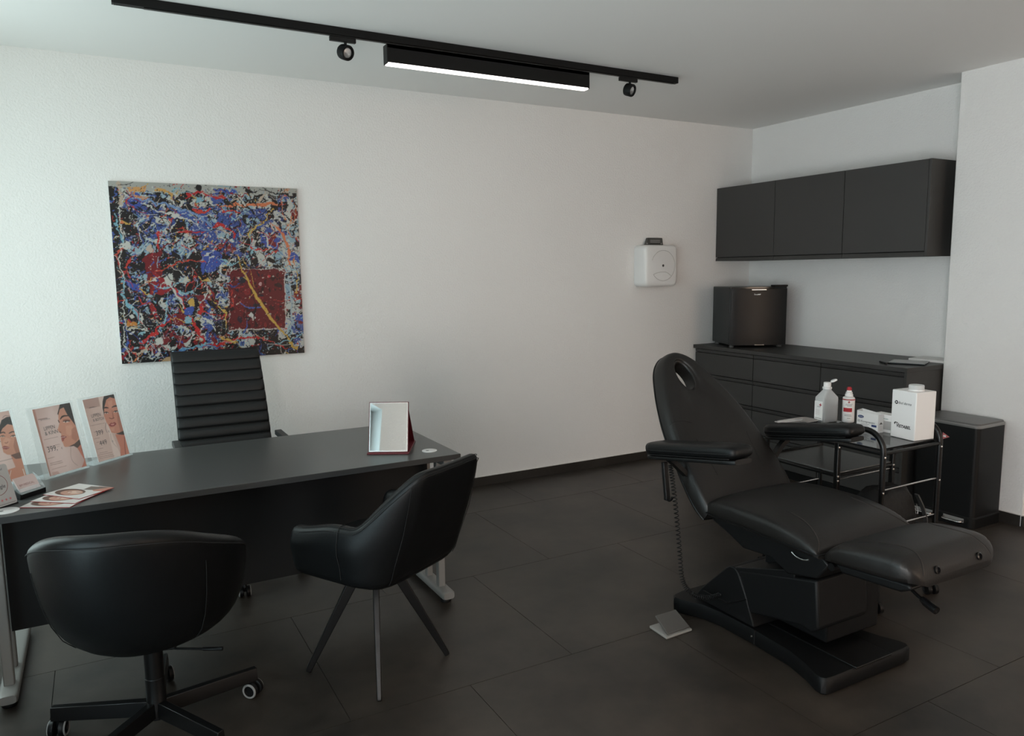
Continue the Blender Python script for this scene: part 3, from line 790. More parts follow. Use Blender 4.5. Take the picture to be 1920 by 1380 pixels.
# ================================================================== swivel tub chair (near left)
hubx, huby = -4.780, -2.024
tub_rot = -.33
tc = thing('swivel_tub_chair', 'black leather swivel tub chair with rounded back, seen from behind', 'armchair', (hubx, huby, 0), tub_rot)
def sstep(t): t = max(0., min(1., t)); return t*t*(3-2*t)
def tub_ring(phi):
    """closed section at angle phi from the back; local frame, +y is the front"""
    a = math.degrees(abs(phi))
    if a < 54: rim = .810-.069*(a/54)**2.4
    elif a < 100: rim = .741-.119*((a-54)/46)
    else: rim = .622-.137*sstep((a-100)/50)
    sn, cs = math.sin(phi), math.cos(phi)
    d = Vector((spow(sn, 1.05)*.308, -spow(cs, 1.05)*.326, 0))
    prof = [(.24, 0), (.50, .027), (.683, .098), (.818, .217), (.90, .375), (.954, .565), (.987, .78), (1.0, 1.0)]
    P = []
    for f, t in prof:
        z = .330+t*(rim-.028-.330)
        P.append(d*f+Z*z+Vector((0, -.087*max(0., cs)*max(0., (z-.36)/.4), 0)))
    th_ = .062
    n = Vector((d.x, d.y, 0)).normalized()
    top = P[-1]
    P += [top+Z*.015-n*.004, top+Z*.026-n*.020, top+Z*.028-n*.034, top+Z*.024-n*.050, top+Z*.010-n*th_]
    zi = max(min(rim-.05, .52), .46)
    P += [top-n*(th_+.006)+Z*(.55*(zi-top.z)), top-n*(th_+.02)+Z*(zi-top.z)-Z*.02]
    P += [d*.30+Z*.43]
    return P
N_ = 72
rings = [tub_ring(-PI+2*PI*i/N_) for i in range(N_)]
shell = part('shell', G().loft(rings, closed=True), 'leather', tc, sharp=70, local=True, sub=1)
part('underside', G().lathe([(0, .324), (.10, .325), (.125, .331), (.12, .35), (0, .355)], (0, 0, 0), Z, 32), 'black_plastic', tc, local=True)
rings = []
for y, k in ((-.16, .80), (-.15, .9), (-.08, 1), (.12, 1), (.20, .92), (.235, .75), (.245, .6)):
    rings.append([Vector((a*k, y, .46+b*(.75+.25*k)+(.0 if y < .2 else -.008))) for a, b in srect(.195, .036, .45, 24, .010)])
part('seat_cushion', G().loft(rings), 'leather', tc, sharp=60, local=True)
def tub_pt(phi, z):
    P = tub_ring(phi)[:8]
    for i in range(7):
        if P[i].z <= z <= P[i+1].z: return P[i].lerp(P[i+1], (z-P[i].z)/(P[i+1].z-P[i].z))
    return P[7]
def tub_out(P):
    return [p+Vector((p.x, p.y, 0)).normalized()*.0012 for p in P]
rimline = [math.radians(a) for a in range(-96, 97, 4)]
part('seam', G().tube(tub_out([tub_ring(a)[7] for a in rimline]), .0016, 6), 'seam', tc, local=True)
for a in (-52, 52):
    part('seam', G().tube(tub_out([tub_pt(math.radians(a), z) for z in np.linspace(.38, .66, 16)]), .0014, 6), 'seam', tc, local=True)
part('gas_lift', G().lathe([(.05, .330), (.05, .312), (.029, .307), (.029, .19), (.0305, .188), (.0305, .10), (.033, .09), (.033, .05)], (0, 0, 0), Z, 28), 'black_metal', tc, local=True)
part('mechanism', G().box((-.09, -.07, .308), (.09, .10, .328)), 'black_metal', tc, bevel=.004, local=True)
part('lever', G().tube([(-4.72, -2.13, .318), (-4.645, -2.180, .320), (-4.640, -2.184, .320), (-4.588, -2.215, .322)], [.0035, .0035, .006, .006]), 'black_metal', tc)
star_base(tc, (hubx, huby), [math.radians(a) for a in (-61, 9.5, 82, 156.5, 227)], .317, .082, .052, .046, .0165, 'black_metal', ca=.9, crad=.028)

# ================================================================== visitor armchair on four splayed legs
dcx, dcy = -4.0, -1.983
vc = thing('visitor_armchair', 'black leather armchair with four splayed black metal legs at the desk front', 'armchair', (dcx, dcy, 0), math.radians(29.7))
plan = [Vector((-.272, .138, 0)), Vector((-.274, .07, 0)), Vector((-.275, .0, 0)), Vector((-.275, -.10, 0))]
plan += [Vector((-.155-.12*math.cos(t), -.12-.12*math.sin(t), 0)) for t in np.linspace(.0, PI/2, 9)[1:]]
plan += [Vector((-.10, -.243, 0)), Vector((-.05, -.245, 0)), Vector((0, -.246, 0))]
plan = plan+[Vector((-p.x, p.y, 0)) for p in plan[-2::-1]]
cum = [0.]
for a, b in zip(plan, plan[1:]): cum.append(cum[-1]+(b-a).length)
half = cum[-1]/2
def sstep(t): t = max(0., min(1., t)); return t*t*(3-2*t)
rings = []; rimpts = []; outpts = []
M_ = 58
for i in range(M_+1):
    s = cum[-1]*i/M_
    k = max(j for j in range(len(cum)) if cum[j] <= s+1e-9); k = min(k, len(plan)-2)
    t = (s-cum[k])/(cum[k+1]-cum[k]); p = plan[k].lerp(plan[k+1], t)
    tan = (plan[min(k+2, len(plan)-1)]-plan[max(k-1, 0)]).normalized(); n = Vector((tan.y, -tan.x, 0))
    if n.dot(p-Vector((0, -.02, 0))) < 0: n = -n
    e = half-abs(s-half)                         # distance from the arm front
    up = sstep((e-.285)/.17)
    rim = .612+.035*sstep(e/.22)+(.846-.647)*up
    bk = sstep((-p.y-.02)/.2)                    # how far at the back
    def lean(z):
        q = max(0, z-.44)
        return n*(q*.05) + Vector((0, -1, 0))*(q*.30*bk*up)
    tk = .060-.006*up
    zb = .430
    P = []
    for dn, z in ((-.10, zb-.008), (-.035, zb-.006), (-.010, zb+.004), (-.001, zb+.028), (.0, zb+.07)): P.append(p+n*dn+Z*z+lean(z))
    for f in (.45, .75, .93): 
        z = zb+.07+(rim-.03-zb-.07)*f; P.append(p+Z*z+lean(z)+n*(.010*math.sin(PI*f)))
    z = rim-.016; P.append(p+Z*z+lean(z)-n*.002)
    z = rim; P.append(p-n*(tk*.22)+Z*(rim-.003)+lean(z)); P.append(p-n*(tk*.5)+Z*rim+lean(z)); P.append(p-n*(tk*.8)+Z*(rim-.004)+lean(z))
    P.append(p-n*tk+Z*(rim-.02)+lean(rim-.02))
    z = .55; P.append(p-n*(tk+.012)+Z*max(.53, rim-.12)+lean(max(.53, rim-.12)))
    P.append(p-n*(tk+.03)+Z*.48+lean(.48)*.6); P.append(p-n*(tk+.06)+Z*.44)
    rings.append(P); rimpts.append(P[8]); outpts.append(P)
def shrink(P, k, push):
    c = sum(P, Vector())/len(P); return [c+(q-c)*k+push for q in P]
f0 = Vector((0, 1, 0))
rings = [shrink(rings[0], .55, f0*.020), shrink(rings[0], .85, f0*.014)]+rings+[shrink(rings[-1], .85, f0*.014), shrink(rings[-1], .55, f0*.020)]
vshell = part('shell', G().loft(rings), 'leather', vc, sharp=70, local=True, sub=1)
part('underside', G().loft([[Vector((a, b-.04, z)) for a, b in srect(.245*k, .195*k, .4, 28)] for z, k in ((.416, .8), (.420, .94), (.435, 1), (.455, 1))]), 'leather', vc, local=True, sharp=60)
rings = []
for y, k in ((-.19, .85), (-.17, .95), (-.05, 1), (.10, 1), (.165, .95), (.19, .85)):
    rings.append([Vector((a*k, y, .472+b*k)) for a, b in srect(.205, .04, .42, 24, .012)])
part('seat_cushion', G().loft(rings), 'leather', vc, local=True, sharp=60)
def outn(P, k): 
    n = Vector((P[k].x, P[k].y+.03, 0)).normalized(); return P[k]+n*.0016
part('seam', G().tube([outn(P, 8) for P in outpts[2:-2]], .0014, 6), 'seam', vc, local=True)
part('seam', G().tube([P[9]+Z*.0012 for P in outpts[2:-2]], .0011, 6), 'seam', vc, local=True)
for idx in (11, M_-11, 20, M_-20):
    rng_ = range(3, 12) if idx in (11, M_-11) else range(2, 9)
    part('seam', G().tube([outn(outpts[idx], k)+(Z*.001 if k > 8 else Z*0) for k in rng_], .0013, 6), 'seam', vc, local=True)
for a in (44, 134, 221.5, 314):
    d = Vector((math.cos(math.radians(a)), math.sin(math.radians(a)), 0)); s_ = Vector((-d.y, d.x, 0))
    rings = []
    for r_, z, w, t_ in ((.035, .425, .021, .012), (.075, .365, .020, .012), (.262, .012, .011, .0085), (.266, .0005, .010, .008)):
        c = d*r_+Z*z; nrm = Vector((d.x*.86, d.y*.86, .5))
        rings.append([c+nrm*w+s_*t_, c-nrm*w+s_*t_, c-nrm*w-s_*t_, c+nrm*w-s_*t_])
    part('leg', G().loft(rings), 'black_metal', vc, bevel=.003, local=True)
part('leg_plate', G().lathe([(0, .405), (.07, .405), (.085, .41), (.085, .418), (0, .418)], (0, 0, 0), Z, 28), 'black_metal', vc, local=True)

# ================================================================== treatment chair
CX = -2.475
tr = thing('treatment_chair', 'black leather reclining treatment chair with armrests and a face hole in the headrest', 'treatment chair', (CX, -2.62, 0))
# backrest: plate with a hole, laid out in its own plane
bo = Vector((CX, -2.44, .515)); ba = Vector((0, .6571, .7538)); bn = Vector((0, -.7538, .6571))
outl = [(0, .255), (.06, .268), (.15, .268), (.25, .260), (.35, .250), (.45, .233), (.55, .205), (.62, .180), (.68, .155), (.72, .134), (.755, .108), (.785, .074), (.803, .038), (.81, 0)]
ring_o = [Vector((w, s, 0)) for s, w in outl]+[Vector((-w, s, 0)) for s, w in outl[-2::-1]]
ring_o = [Vector(p) for p in ring_o]
ring_o = smooth_path(ring_o, 4)
bot = [Vector((-.255+.51*t, -.012*math.sin(PI*t), 0)) for t in np.linspace(0, 1, 14)[1:-1]]
ring_o = ring_o+bot
hc = Vector((-.012, .664, 0)); hw, hl = .042, .074
def cross2(a, b): return a.x*b.y-a.y*b.x
def ray_out(d):
    best = 0
    for i in range(len(ring_o)):
        a = ring_o[i]-hc; b = ring_o[(i+1) % len(ring_o)]-hc; e = b-a
        den = cross2(d, e)
        if abs(den) < 1e-9: continue
        t = cross2(a, e)/den; u = cross2(a, d)/den
        if t > 0 and -1e-6 <= u <= 1+1e-6: best = max(best, t)
    return best
rings = []
TH = .076
angs = []
for p in ring_o: angs.append(math.atan2(p.y-hc.y, p.x-hc.x))
angs = sorted(set(round(a, 4) for a in angs))
for a in angs:
    d = Vector((math.cos(a), math.sin(a), 0)); R_ = ray_out(d)
    r_i = 1/math.sqrt((d.x/hw)**2+(d.y/hl)**2)
    er = min(.050, (R_-r_i)*.45); ir = .012
    pts = []
    def bul(r):   # gentle pillow of the front face
        q = hc+d*r
        edge = min(1., max(0., (R_-r)/.16))
        return .014*(edge**.6) - .020*math.exp(-((q.y+.01)/.05)**2) 
    for f in (0, .3, .6, .85, 1.0):                     # hole lip
        t = f*PI/2; pts.append((r_i+ir*(1-math.cos(PI/2-t)) if False else r_i+ir*(1-math.cos(t)), -ir+ir*math.sin(t)))
    L_ = (R_-er)-(r_i+ir)
    for f in (.06, .14, .25, .38, .52, .66, .8, .92): pts.append((r_i+ir+L_*f, bul(r_i+ir+L_*f)*min(1, f*6)))
    for f in (0, .22, .44, .66, .84, 1.0):
        t = f*PI/2; pts.append((R_-er+er*math.sin(t), bul(R_-er)-(.052+bul(R_-er))*(1-math.cos(t))))
    pts += [(R_-.001, -.060), (R_-.010, -TH+.004), (R_-.02, -TH), (r_i+.01, -TH), (r_i, -TH+.006), (r_i-.001, -TH*.5)]
    rings.append([bo+X*(hc.x+d.x*r)+ba*(hc.y+d.y*r)+bn*h for r, h in pts])
back = part('backrest', G().loft(rings, closed=True), 'leather_soft', tr, sharp=50)
# piping around the back edge
pip = []
for a in angs:
    d = Vector((math.cos(a), math.sin(a), 0)); R_ = ray_out(d); pip.append(bo+X*(hc.x+d.x*(R_+.0005))+ba*(hc.y+d.y*(R_+.0005))+bn*(-.058))
part('piping', G().tube(pip, .0035, 6, closed=True), 'leather', tr)
def onback(x, s): return bo+X*x+ba*s+bn*.1
for xs_ in (-.135, .135):
    seam(tr, back, [onback(xs_*1.10, .33), onback(xs_*1.03, .24), onback(xs_*1.0, .15)], -bn)
seam(tr, back, [onback(-.27, .40), onback(-.22, .43), onback(-.17, .425), onback(-.13, .41)], -bn)
part('back_plate', G().obox(bo+ba*.26-bn*(TH+.012), X, ba, bn, .15, .23, .011), 'black_plastic', tr, bevel=.006)
# seat
def cushion(stations, n=36, e=.32):
    """stations (y, z of the piping, half width, crown height, side height)"""
    rings = []
    S_ = np.array(stations); ts = np.arange(len(S_)); td = np.linspace(0, len(S_)-1, 90)
    dense = [smooth_path([(t, S_[i][c], 0) for i, t in enumerate(ts)], 9) for c in range(5)]
    for i in range(len(dense[0])):
        y, zp, w, cr_, sh = [dense[c][i].y for c in range(5)]
        P = []
        ruck = math.sin(y*2*PI/.021)+.7*math.sin(y*2*PI/.0135+1.3)
        m = n
        for k in range(m+1):
            t = -1+2*k/m; a = abs(t)
            h = (1-a**4.5)**(1/2.2) if a < 1 else 0
            P.append(Vector((CX+w*math.sin(t*PI/2), y, zp+sh*h+cr_*(1-a*a)+.0011*ruck*max(0., 1-abs(a-.86)/.13)*min(1., sh/.04))))
        P += [Vector((CX+w*.985, y, zp-.014)), Vector((CX+w*.9, y, zp-.020)), Vector((CX, y, zp-.022)), Vector((CX-w*.9, y, zp-.020)), Vector((CX-w*.985, y, zp-.014))]
        rings.append(P)
    return G().loft(rings)
seat = part('seat', cushion([(-2.395, .515, .235, .004, .012), (-2.41, .515, .248, .008, .035), (-2.44, .517, .258, .012, .052), (-2.50, .520, .266, .016, .062), (-2.60, .522, .272, .018, .066), (-2.72, .524, .277, .018, .064), (-2.82, .524, .279, .016, .056), (-2.89, .522, .277, .012, .044), (-2.935, .520, .273, .008, .028), (-2.958, .518, .268, .004, .013), (-2.966, .515, .262, .0, .003)]), 'leather_soft', tr, sharp=60)
foot = part('footrest', cushion([(-2.972, .508, .235, .0, .006), (-2.985, .512, .244, .004, .022), (-3.01, .516, .249, .008, .04), (-3.06, .520, .252, .010, .054), (-3.14, .526, .250, .010, .062), (-3.20, .529, .245, .010, .064), (-3.24, .531, .242, .010, .060), (-3.262, .534, .235, .008, .048), (-3.281, .533, .223, .006, .034), (-3.294, .530, .204, .004, .017), (-3.300, .524, .184, .0, .003)]), 'leather_soft', tr, sharp=60)
for s in (-1, 1):
    seam(tr, seat, [(CX+s*.262, -2.962, 1), (CX+s*.225, -2.93, 1), (CX+s*.190, -2.85, 1), (CX+s*.178, -2.75, 1)], -Z, 'seam')
    seam(tr, seat, [(CX+s*.255, -2.962, 1), (CX+s*.218, -2.93, 1), (CX+s*.184, -2.85, 1), (CX+s*.173, -2.77, 1)], -Z, 'stitch', .0007)
    seam(tr, foot, [(CX+s*.185, -3.296, 1), (CX+s*.160, -3.26, 1), (CX+s*.150, -3.20, 1), (CX+s*.165, -3.12, 1), (CX+s*.195, -3.07, 1)], -Z, 'seam')
    seam(tr, foot, [(CX+s*.179, -3.296, 1), (CX+s*.154, -3.26, 1), (CX+s*.145, -3.20, 1), (CX+s*.160, -3.12, 1)], -Z, 'stitch', .0007)
part('piping', G().tube([(CX-.262, -2.42, .514), (CX-.277, -2.60, .520), (CX-.283, -2.80, .522), (CX-.276, -2.93, .518), (CX-.262, -2.968, .514), (CX-.1, -2.974, .512), (CX+.1, -2.974, .512), (CX+.262, -2.968, .514), (CX+.276, -2.93, .518), (CX+.283, -2.80, .522), (CX+.277, -2.60, .520), (CX+.262, -2.42, .514)], .003, 6), 'leather', tr)
for s in (-1, 1):
    g = G().lathe([(0, 0), (.013, 0), (.013, .006), (.009, .008), (.008, .003), (0, .003)], (CX+s*.115, -3.294, .548), (0, -1, .35), 16)
    part('bumper_button', g, 'black_gloss', tr)
# pans and frame
part('seat_pan', G().prism([(-2.40, .488), (-2.95, .490), (-2.975, .470), (-2.93, .405), (-2.80, .378), (-2.72, .415), (-2.58, .405), (-2.50, .44), (-2.41, .47)], Y, Z, X, (CX, 0, 0), -.215, .215), 'black_plastic', tr, bevel=.006)
part('foot_pan', G().prism([(-2.99, .482), (-3.262, .508), (-3.275, .492), (-3.235, .470), (-3.02, .456)], Y, Z, X, (CX, 0, 0), -.205, .205), 'black_plastic', tr, bevel=.008)
part('foot_joint', G().tube([(CX-.215, -2.985, .470), (CX+.215, -2.985, .470)], .014), 'black_metal', tr)
part('foot_lever', G().tube([(CX-.10, -3.18, .462), (CX-.115, -3.24, .44), (CX-.12, -3.27, .432)], [.006, .006, .006]), 'black_metal', tr)
part('lever_knob', G().tube([(CX-.118, -3.255, .437), (CX-.122, -3.27, .432), (CX-.13, -3.312, .422)], [.010, .013, .013]), 'black_gloss', tr)
part('chrome_trim', G().tube(smooth_path([(CX-.219, -2.82, .470), (CX-.222, -2.845, .461), (CX-.222, -2.875, .460), (CX-.219, -2.895, .466)], 5), .0035, 8), 'chrome', tr)
# lifting column and base
part('column_cover', G().prism([(-2.52, .288), (-2.90, .382), (-2.916, .20), (-2.885, .172), (-2.84, .182), (-2.585, .128)], Y, Z, X, (CX, 0, 0), -.178, .10), 'black_matt', tr, bevel=.010)
part('column', G().box((CX-.06, -2.86, .09), (CX+.245, -2.55, .40)), 'black_plastic', tr, bevel=.008)
part('lift_arm', G().prism([(-2.44, .26), (-2.50, .292), (-2.80, .385), (-2.80, .345), (-2.52, .255)], Y, Z, X, (CX, 0, 0), -.176, .16), 'black_plastic', tr, bevel=.004)
part('base_hump', G().prism([(-2.27, .078), (-2.315, .135), (-2.455, .275), (-2.475, .290), (-2.505, .292), (-2.525, .275), (-2.565, .20), (-2.615, .078)], Y, Z, X, (CX, 0, 0), -.180, .18), 'black_matt', tr, bevel=.006)
part('hump_crease', G().tube([(CX-.1815, -2.33, .128), (CX-.1815, -2.47, .125), (CX-.1815, -2.572, .182)], .0025, 6), 'black_metal', tr)
def base_outline(k):
    L_ = [(-2.178, .17), (-2.19, .225), (-2.215, .245), (-2.25, .238), (-2.33, .195), (-2.42, .178), (-2.60, .176), (-2.80, .188), (-2.90, .215), (-2.965, .243), (-2.988, .245), (-3.002, .235), (-3.006, .20)]
    return [(y, -w*k) for y, w in L_]+[(y, w*k) for y, w in L_[::-1]]
g = G(); rings = []
for z, k, dy in ((.004, .97, 0), (.012, 1., 0), (.060, 1., 0), (.068, .985, 0)):
    rings.append([Vector((CX+w*k, -2.592+(y+2.592)*(.985 if k < 1 else 1), z)) for y, w in base_outline(1.)])
part('base', g.loft(rings), 'black_matt', tr, sharp=40)
part('base_plate', G().box((CX-.085, -3.010, .066), (CX+.118, -2.60, .0735)), 'black_metal', tr, bevel=.002)
part('base_joint', G().box((CX-.181, -2.622, .010), (CX-.174, -2.617, .0695)), 'seam', tr)
part('screw', G().lathe([(0, 0), (.005, 0), (.004, .002), (0, .0025)], (CX-.1765, -2.60, .036), (-1, 0, 0), 12), 'chrome', tr)
for y in (-2.22, -2.97):
    for s in (-1, 1):
        part('base_foot', G().lathe([(.022, 0), (.022, .006)], (CX+s*.2, y, 0), Z, 16), 'black_plastic', tr)
# armrests
def armrest(s):
    cx_ = CX+s*.350
    p0 = Vector((cx_, -2.185, .752)); p1 = Vector((cx_, -2.700, .838)) if s < 0 else Vector((cx_, -2.655, .830))
    d = (p1-p0).normalized(); n = d.cross(X).normalized(); n = n if n.z > 0 else -n
    L_ = (p1-p0).length; rings = []
    for t, k, w in ((0, .25, .5), (.006, .62, .72), (.02, .88, .88), (.05, 1, 1), (.3, 1, 1), (L_-.12, 1, 1.02), (L_-.05, .96, 1), (L_-.018, .85, .92), (L_-.005, .62, .78), (L_, .3, .6)):
        c = p0+d*t
        rings.append([c+X*(a*w)+n*(b*k) for a, b in srect(.062, .029, .55, 24)])
    a = part('armrest', G().loft(rings), 'leather', tr, sharp=55)
    rings = []
    for t, w in ((.012, .8), (.03, .95), (.06, 1), (L_-.06, 1), (L_-.02, .9), (L_-.008, .75)):
        c = p0+d*t-n*.036
        rings.append([c+X*(x_*w)+n*b for x_, b in srect(.056, .010, .5, 16)])
    part('arm_base', G().loft(rings), 'black_plastic', a, sharp=50)
    for hgt in (-.004, -.022):
        part('arm_piping', G().tube([p0+d*t+X*(-.0625*w)+n*hgt for t, w in ((.03, .93), (.06, 1), (.3, 1.0), (L_-.12, 1.02), (L_-.05, 1.0), (L_-.02, .93))], .0016, 6), 'seam', a)
    # swing arm down to the back frame
    part('arm_bracket', G().tube(smooth_path([p0+d*.10-n*.046, p0+d*.09-n*.075-X*s*.04, (CX+s*.215, -2.30, .60), (CX+s*.17, -2.34, .53)]), 1., flat=(.010, .014)), 'black_plastic', tr)
    return a
armrest(-1); armrest(1)
# hand control hook and coiled cable on the near side
hx = CX-.352
part('hand_control', G().tube([(hx, -2.262, .705), (hx, -2.268, .66), (hx, -2.283, .56), (hx, -2.284, .545)], 1., flat=(.011, .009)), 'black_plastic', tr, bevel=.003)
part('control_hook', G().tube(smooth_path([(hx, -2.284, .548), (hx, -2.297, .546), (hx, -2.312, .556), (hx, -2.316, .566)]), .005, 8), 'black_metal', tr)
axis = smooth_path([(hx, -2.300, .700), (hx, -2.316, .64), (hx, -2.334, .55), (hx, -2.352, .44), (hx, -2.368, .33), (hx, -2.384, .24), (hx+.012, -2.405, .195), (hx+.05, -2.425, .165), (hx+.11, -2.435, .150), (hx+.165, -2.43, .148)], 40)
coil = []
turns = 58
for i in range(0, len(axis)*4):
    f = i/4; k = min(int(f), len(axis)-2); p = axis[k].lerp(axis[k+1], f-k)
    t = (axis[min(k+1, len(axis)-1)]-axis[max(k-1, 0)]).normalized(); u = (X-t*X.dot(t)).normalized() if abs(t.x) < .9 else (Y-t*Y.dot(t)).normalized(); w = t.cross(u)
    a = 2*PI*turns*f/len(axis); coil.append(p+(u*math.cos(a)+w*math.sin(a))*.0085)
part('coiled_cable', G().tube(coil, .0022, 5), 'black_plastic', tr, sharp=180)

# foot pedal on the floor
fp = thing('foot_pedal', 'small cream plastic foot switch lying on the floor tile', 'foot switch', (-2.85, -2.37, 0))
P_ = [Vector((-2.912, -2.283, 0)), Vector((-2.916, -2.397, 0)), Vector((-2.775, -2.392, 0)), Vector((-2.771, -2.28, 0))]
part('pedal_base', G().loft([[p+Z*.0005 for p in P_], [p+Z*.011 for p in P_]]), 'pedal_cream', fp, bevel=.002)
Q_ = [Vector((-2.905, -2.387, .012)), Vector((-2.782, -2.383, .012)), Vector((-2.788, -2.300, .056)), Vector((-2.900, -2.302, .056))]
part('pedal_plate', G().loft([Q_, [q+Vector((0, -.004, .007)) for q in Q_]]), 'pedal_top', fp, bevel=.002)
part('spring', G().tube([(-2.85+.006*math.cos(i*.7), -2.318+.006*math.sin(i*.7), .012+i*.0009) for i in range(42)], .0014, 5), 'wheel_grey', fp)
part('pedal_cable', G().tube(smooth_path([(-2.80, -2.286, .012), (-2.79, -2.255, .014), (-2.765, -2.245, .012), (-2.745, -2.262, .010), (-2.737, -2.268, .006), (-2.733, -2.285, .005)], 8), .0035, 8), 'black_plastic', fp)
# ================================================================== trolley
TX0, TX1, TYn, TYm, TYf = -1.976, -1.578, -2.672, -2.448, -2.045
tl = thing('equipment_trolley', 'black tubular trolley with glossy shelves behind the treatment chair', 'trolley', (-1.777, -2.36, 0))
part('top_shelf', G().box((TX0+.012, TYn+.02, .722), (TX1-.012, TYf, .7295)), 'glass_shelf', tl, bevel=.001)
def rail(p, q, r=.010, m='black_metal', nm='rail'): return part(nm, G().tube([p, q], r, 10), m, tl)
for x in (TX0, TX1):
    pth = [Vector((x, TYn, .062)), Vector((x, TYn, .30)), Vector((x, TYn, .55)), Vector((x, TYn, .70))]
    pth += [Vector((x, TYn+.085-.085*math.cos(t), .72+.085*math.sin(t))) for t in np.linspace(0, PI/2, 9)]
    pth += [Vector((x, TYn+.12, .805)), Vector((x, TYn+.20, .805))]
    pth += [Vector((x, TYn+.20+.085*math.sin(t), .72+.085*math.cos(t))) for t in np.linspace(0, PI/2, 9)[1:]]
    if x == TX1: part('curved_leg', G().tube(pth[:16], .0125, 12), 'black_metal', tl)
    else: part('curved_leg', G().tube(pth[:16], .0125, 12), 'black_metal', tl)
    part('post', G().box((x-.011, TYm-.011, .062), (x+.011, TYm+.011, .7215)), 'black_metal', tl, bevel=.003)
    part('post', G().tube(smooth_path([(x, TYf-.0, .72), (x, TYf, .60), (x, TYf, .30), (x, TYf, .062)], 4), .010, 10), 'black_metal', tl)
    rail((x, TYn, .714), (x, TYf, .714), .0095)
    rail((x, TYm, .566), (x, TYf, .566), .0085)
    rail((x, TYn, .31), (x, TYf, .31), .0085)
    for yy, zz in ((TYm-.0115, .70), (TYm-.0115, .566), (TYm-.0115, .545), (TYn-.013, .70), (TYn-.013, .545)):
        part('screw', G().lathe([(0, 0), (.0055, 0), (.004, .003), (0, .0035)], (x-.006, yy, zz), (-.3, -1, 0), 10), 'chrome', tl)
    for yy in (TYn, TYf):
        caster(tl, (x, yy, 0), 1.2, .025, 'black_plastic')
    caster(tl, (x, TYm, 0), .4, .025, 'black_plastic')
rail((TX0, TYn, .714), (TX1, TYn, .714), .0085); rail((TX0, TYf, .714), (TX1, TYf, .714), .0085)
rail((TX0, TYm, .566), (TX1, TYm, .566), .009); rail((TX0, TYf, .585), (TX1, TYf, .585), .0085)
rail((TX0, TYn, .553), (TX1, TYn, .553), .004, 'steel', 'cross_rod'); rail((TX0, TYn, .385), (TX1, TYn, .385), .004, 'steel', 'cross_rod')
rail((TX0, TYm, .548), (TX1, TYm, .548), .0035, 'steel', 'cross_rod'); rail((TX0, TYf, .40), (TX1, TYf, .40), .0035, 'steel', 'cross_rod')
part('middle_shelf', G().box((TX0+.006, TYm, .575), (TX1-.006, TYf, .581)), 'lid_grey', tl, bevel=.001)  # grey colour stands in for the reflection on dark glass
part('lower_shelf', G().box((TX0+.006, TYn+.01, .318), (TX1-.006, TYf, .324)), 'glass_shelf', tl, bevel=.001)
# bag on the lower shelf
bgb = thing('black_bag', 'soft black bag with grey strap on the lower trolley shelf', 'bag', (-1.80, -2.56, .325))
rings = []
for i, (z, k, s_) in enumerate(((.326, .86, 0), (.335, .97, .003), (.38, 1.0, .006), (.43, .97, -.004), (.475, .90, .004), (.505, .74, 0), (.515, .5, .004))):
    rings.append([Vector((-1.80+a*k+s_+.006*math.sin(5*b/.09+i*2), -2.565+b*k+.005*math.cos(9*a/.15+i), z+.006*math.sin(11*a/.15+7*b/.09))) for a, b in srect(.150, .082, .5, 32)])
part('bag_body', G().loft(rings), 'bag_fabric', bgb, sharp=60)
part('strap', G().tube(smooth_path([(-1.70, -2.655, .49), (-1.665, -2.662, .43), (-1.64, -2.665, .37), (-1.62, -2.645, .332), (-1.61, -2.60, .328)], 6), 1., flat=(.003, .011)), 'strap_grey', bgb)
part('zip_pull', G().tube([(-1.655, -2.628, .43), (-1.648, -2.632, .41), (-1.65, -2.634, .385), (-1.658, -2.632, .385), (-1.66, -2.628, .41)], .0018, 6), 'steel', bgb)

# sharps container with lettering
u = Vector((math.cos(math.radians(-6.5)), math.sin(math.radians(-6.5)), 0)); v = Vector((-u.y, u.x, 0))
A_ = Vector((-1.714, -2.638, .730)); WB, DB, HB = .124, .128, .219
sb = thing('sharps_container', 'white square plastic box with round cap and black lettering on trolley', 'container', A_+u*WB/2+v*DB/2)
part('box_body', G().obox(A_+u*WB/2+v*DB/2+Z*(HB/2+.0003), u, v, Z, WB/2, DB/2, HB/2), 'white_plastic', sb, bevel=.004, seg=3)
cc = A_+u*WB*.5+v*DB*.42+Z*HB
cp = part('cap', G().lathe([(.030, .0), (.032, .001), (.032, .022), (.030, .026), (.0, .026)], cc, Z, 32), 'clear_plastic', sb)
part('cap_collar', G().lathe([(.034, -.001), (.034, .006), (.031, .0062)], cc, Z, 32), 'white_plastic', sb)
ln = -v                                      # reading direction on the face that looks left
fo = A_+v*DB-u*.0006                         # far lower corner of that face
lettering(sb, 'find derma', .017, fo+ln*.036+Z*.157, ln, Z, 'ink', xs=.92, shear=.35)
ring_c = fo+ln*.026+Z*.163
part('emblem', G().lathe([(0, 0), (.0085, 0), (.0085, .0004), (0, .0005)], ring_c, -u, 24), 'ink', sb)
part('emblem_arrow', G().prism([(-.004, -.005), (.006, .0005), (-.004, .005), (-.0015, 0)], ln, Z, -u, ring_c, .0004, .0009), 'ink_white', sb)
lettering(sb, 'V', .026, fo+ln*.030+Z*.050, ln, Z, 'ink', xs=.85, shear=.15, bold=.0006)
lettering(sb, 'ISTABEL', .019, fo+ln*.0425+Z*.050, ln, Z, 'ink', xs=.95, shear=.15, bold=.0006)
part('swoosh', G().prism([(.018, .066), (.024, .073), (.036, .072), (.044, .067), (.034, .0695), (.027, .069), (.024, .060)], ln, Z, -u, fo, 0, .0004), 'ink', sb)

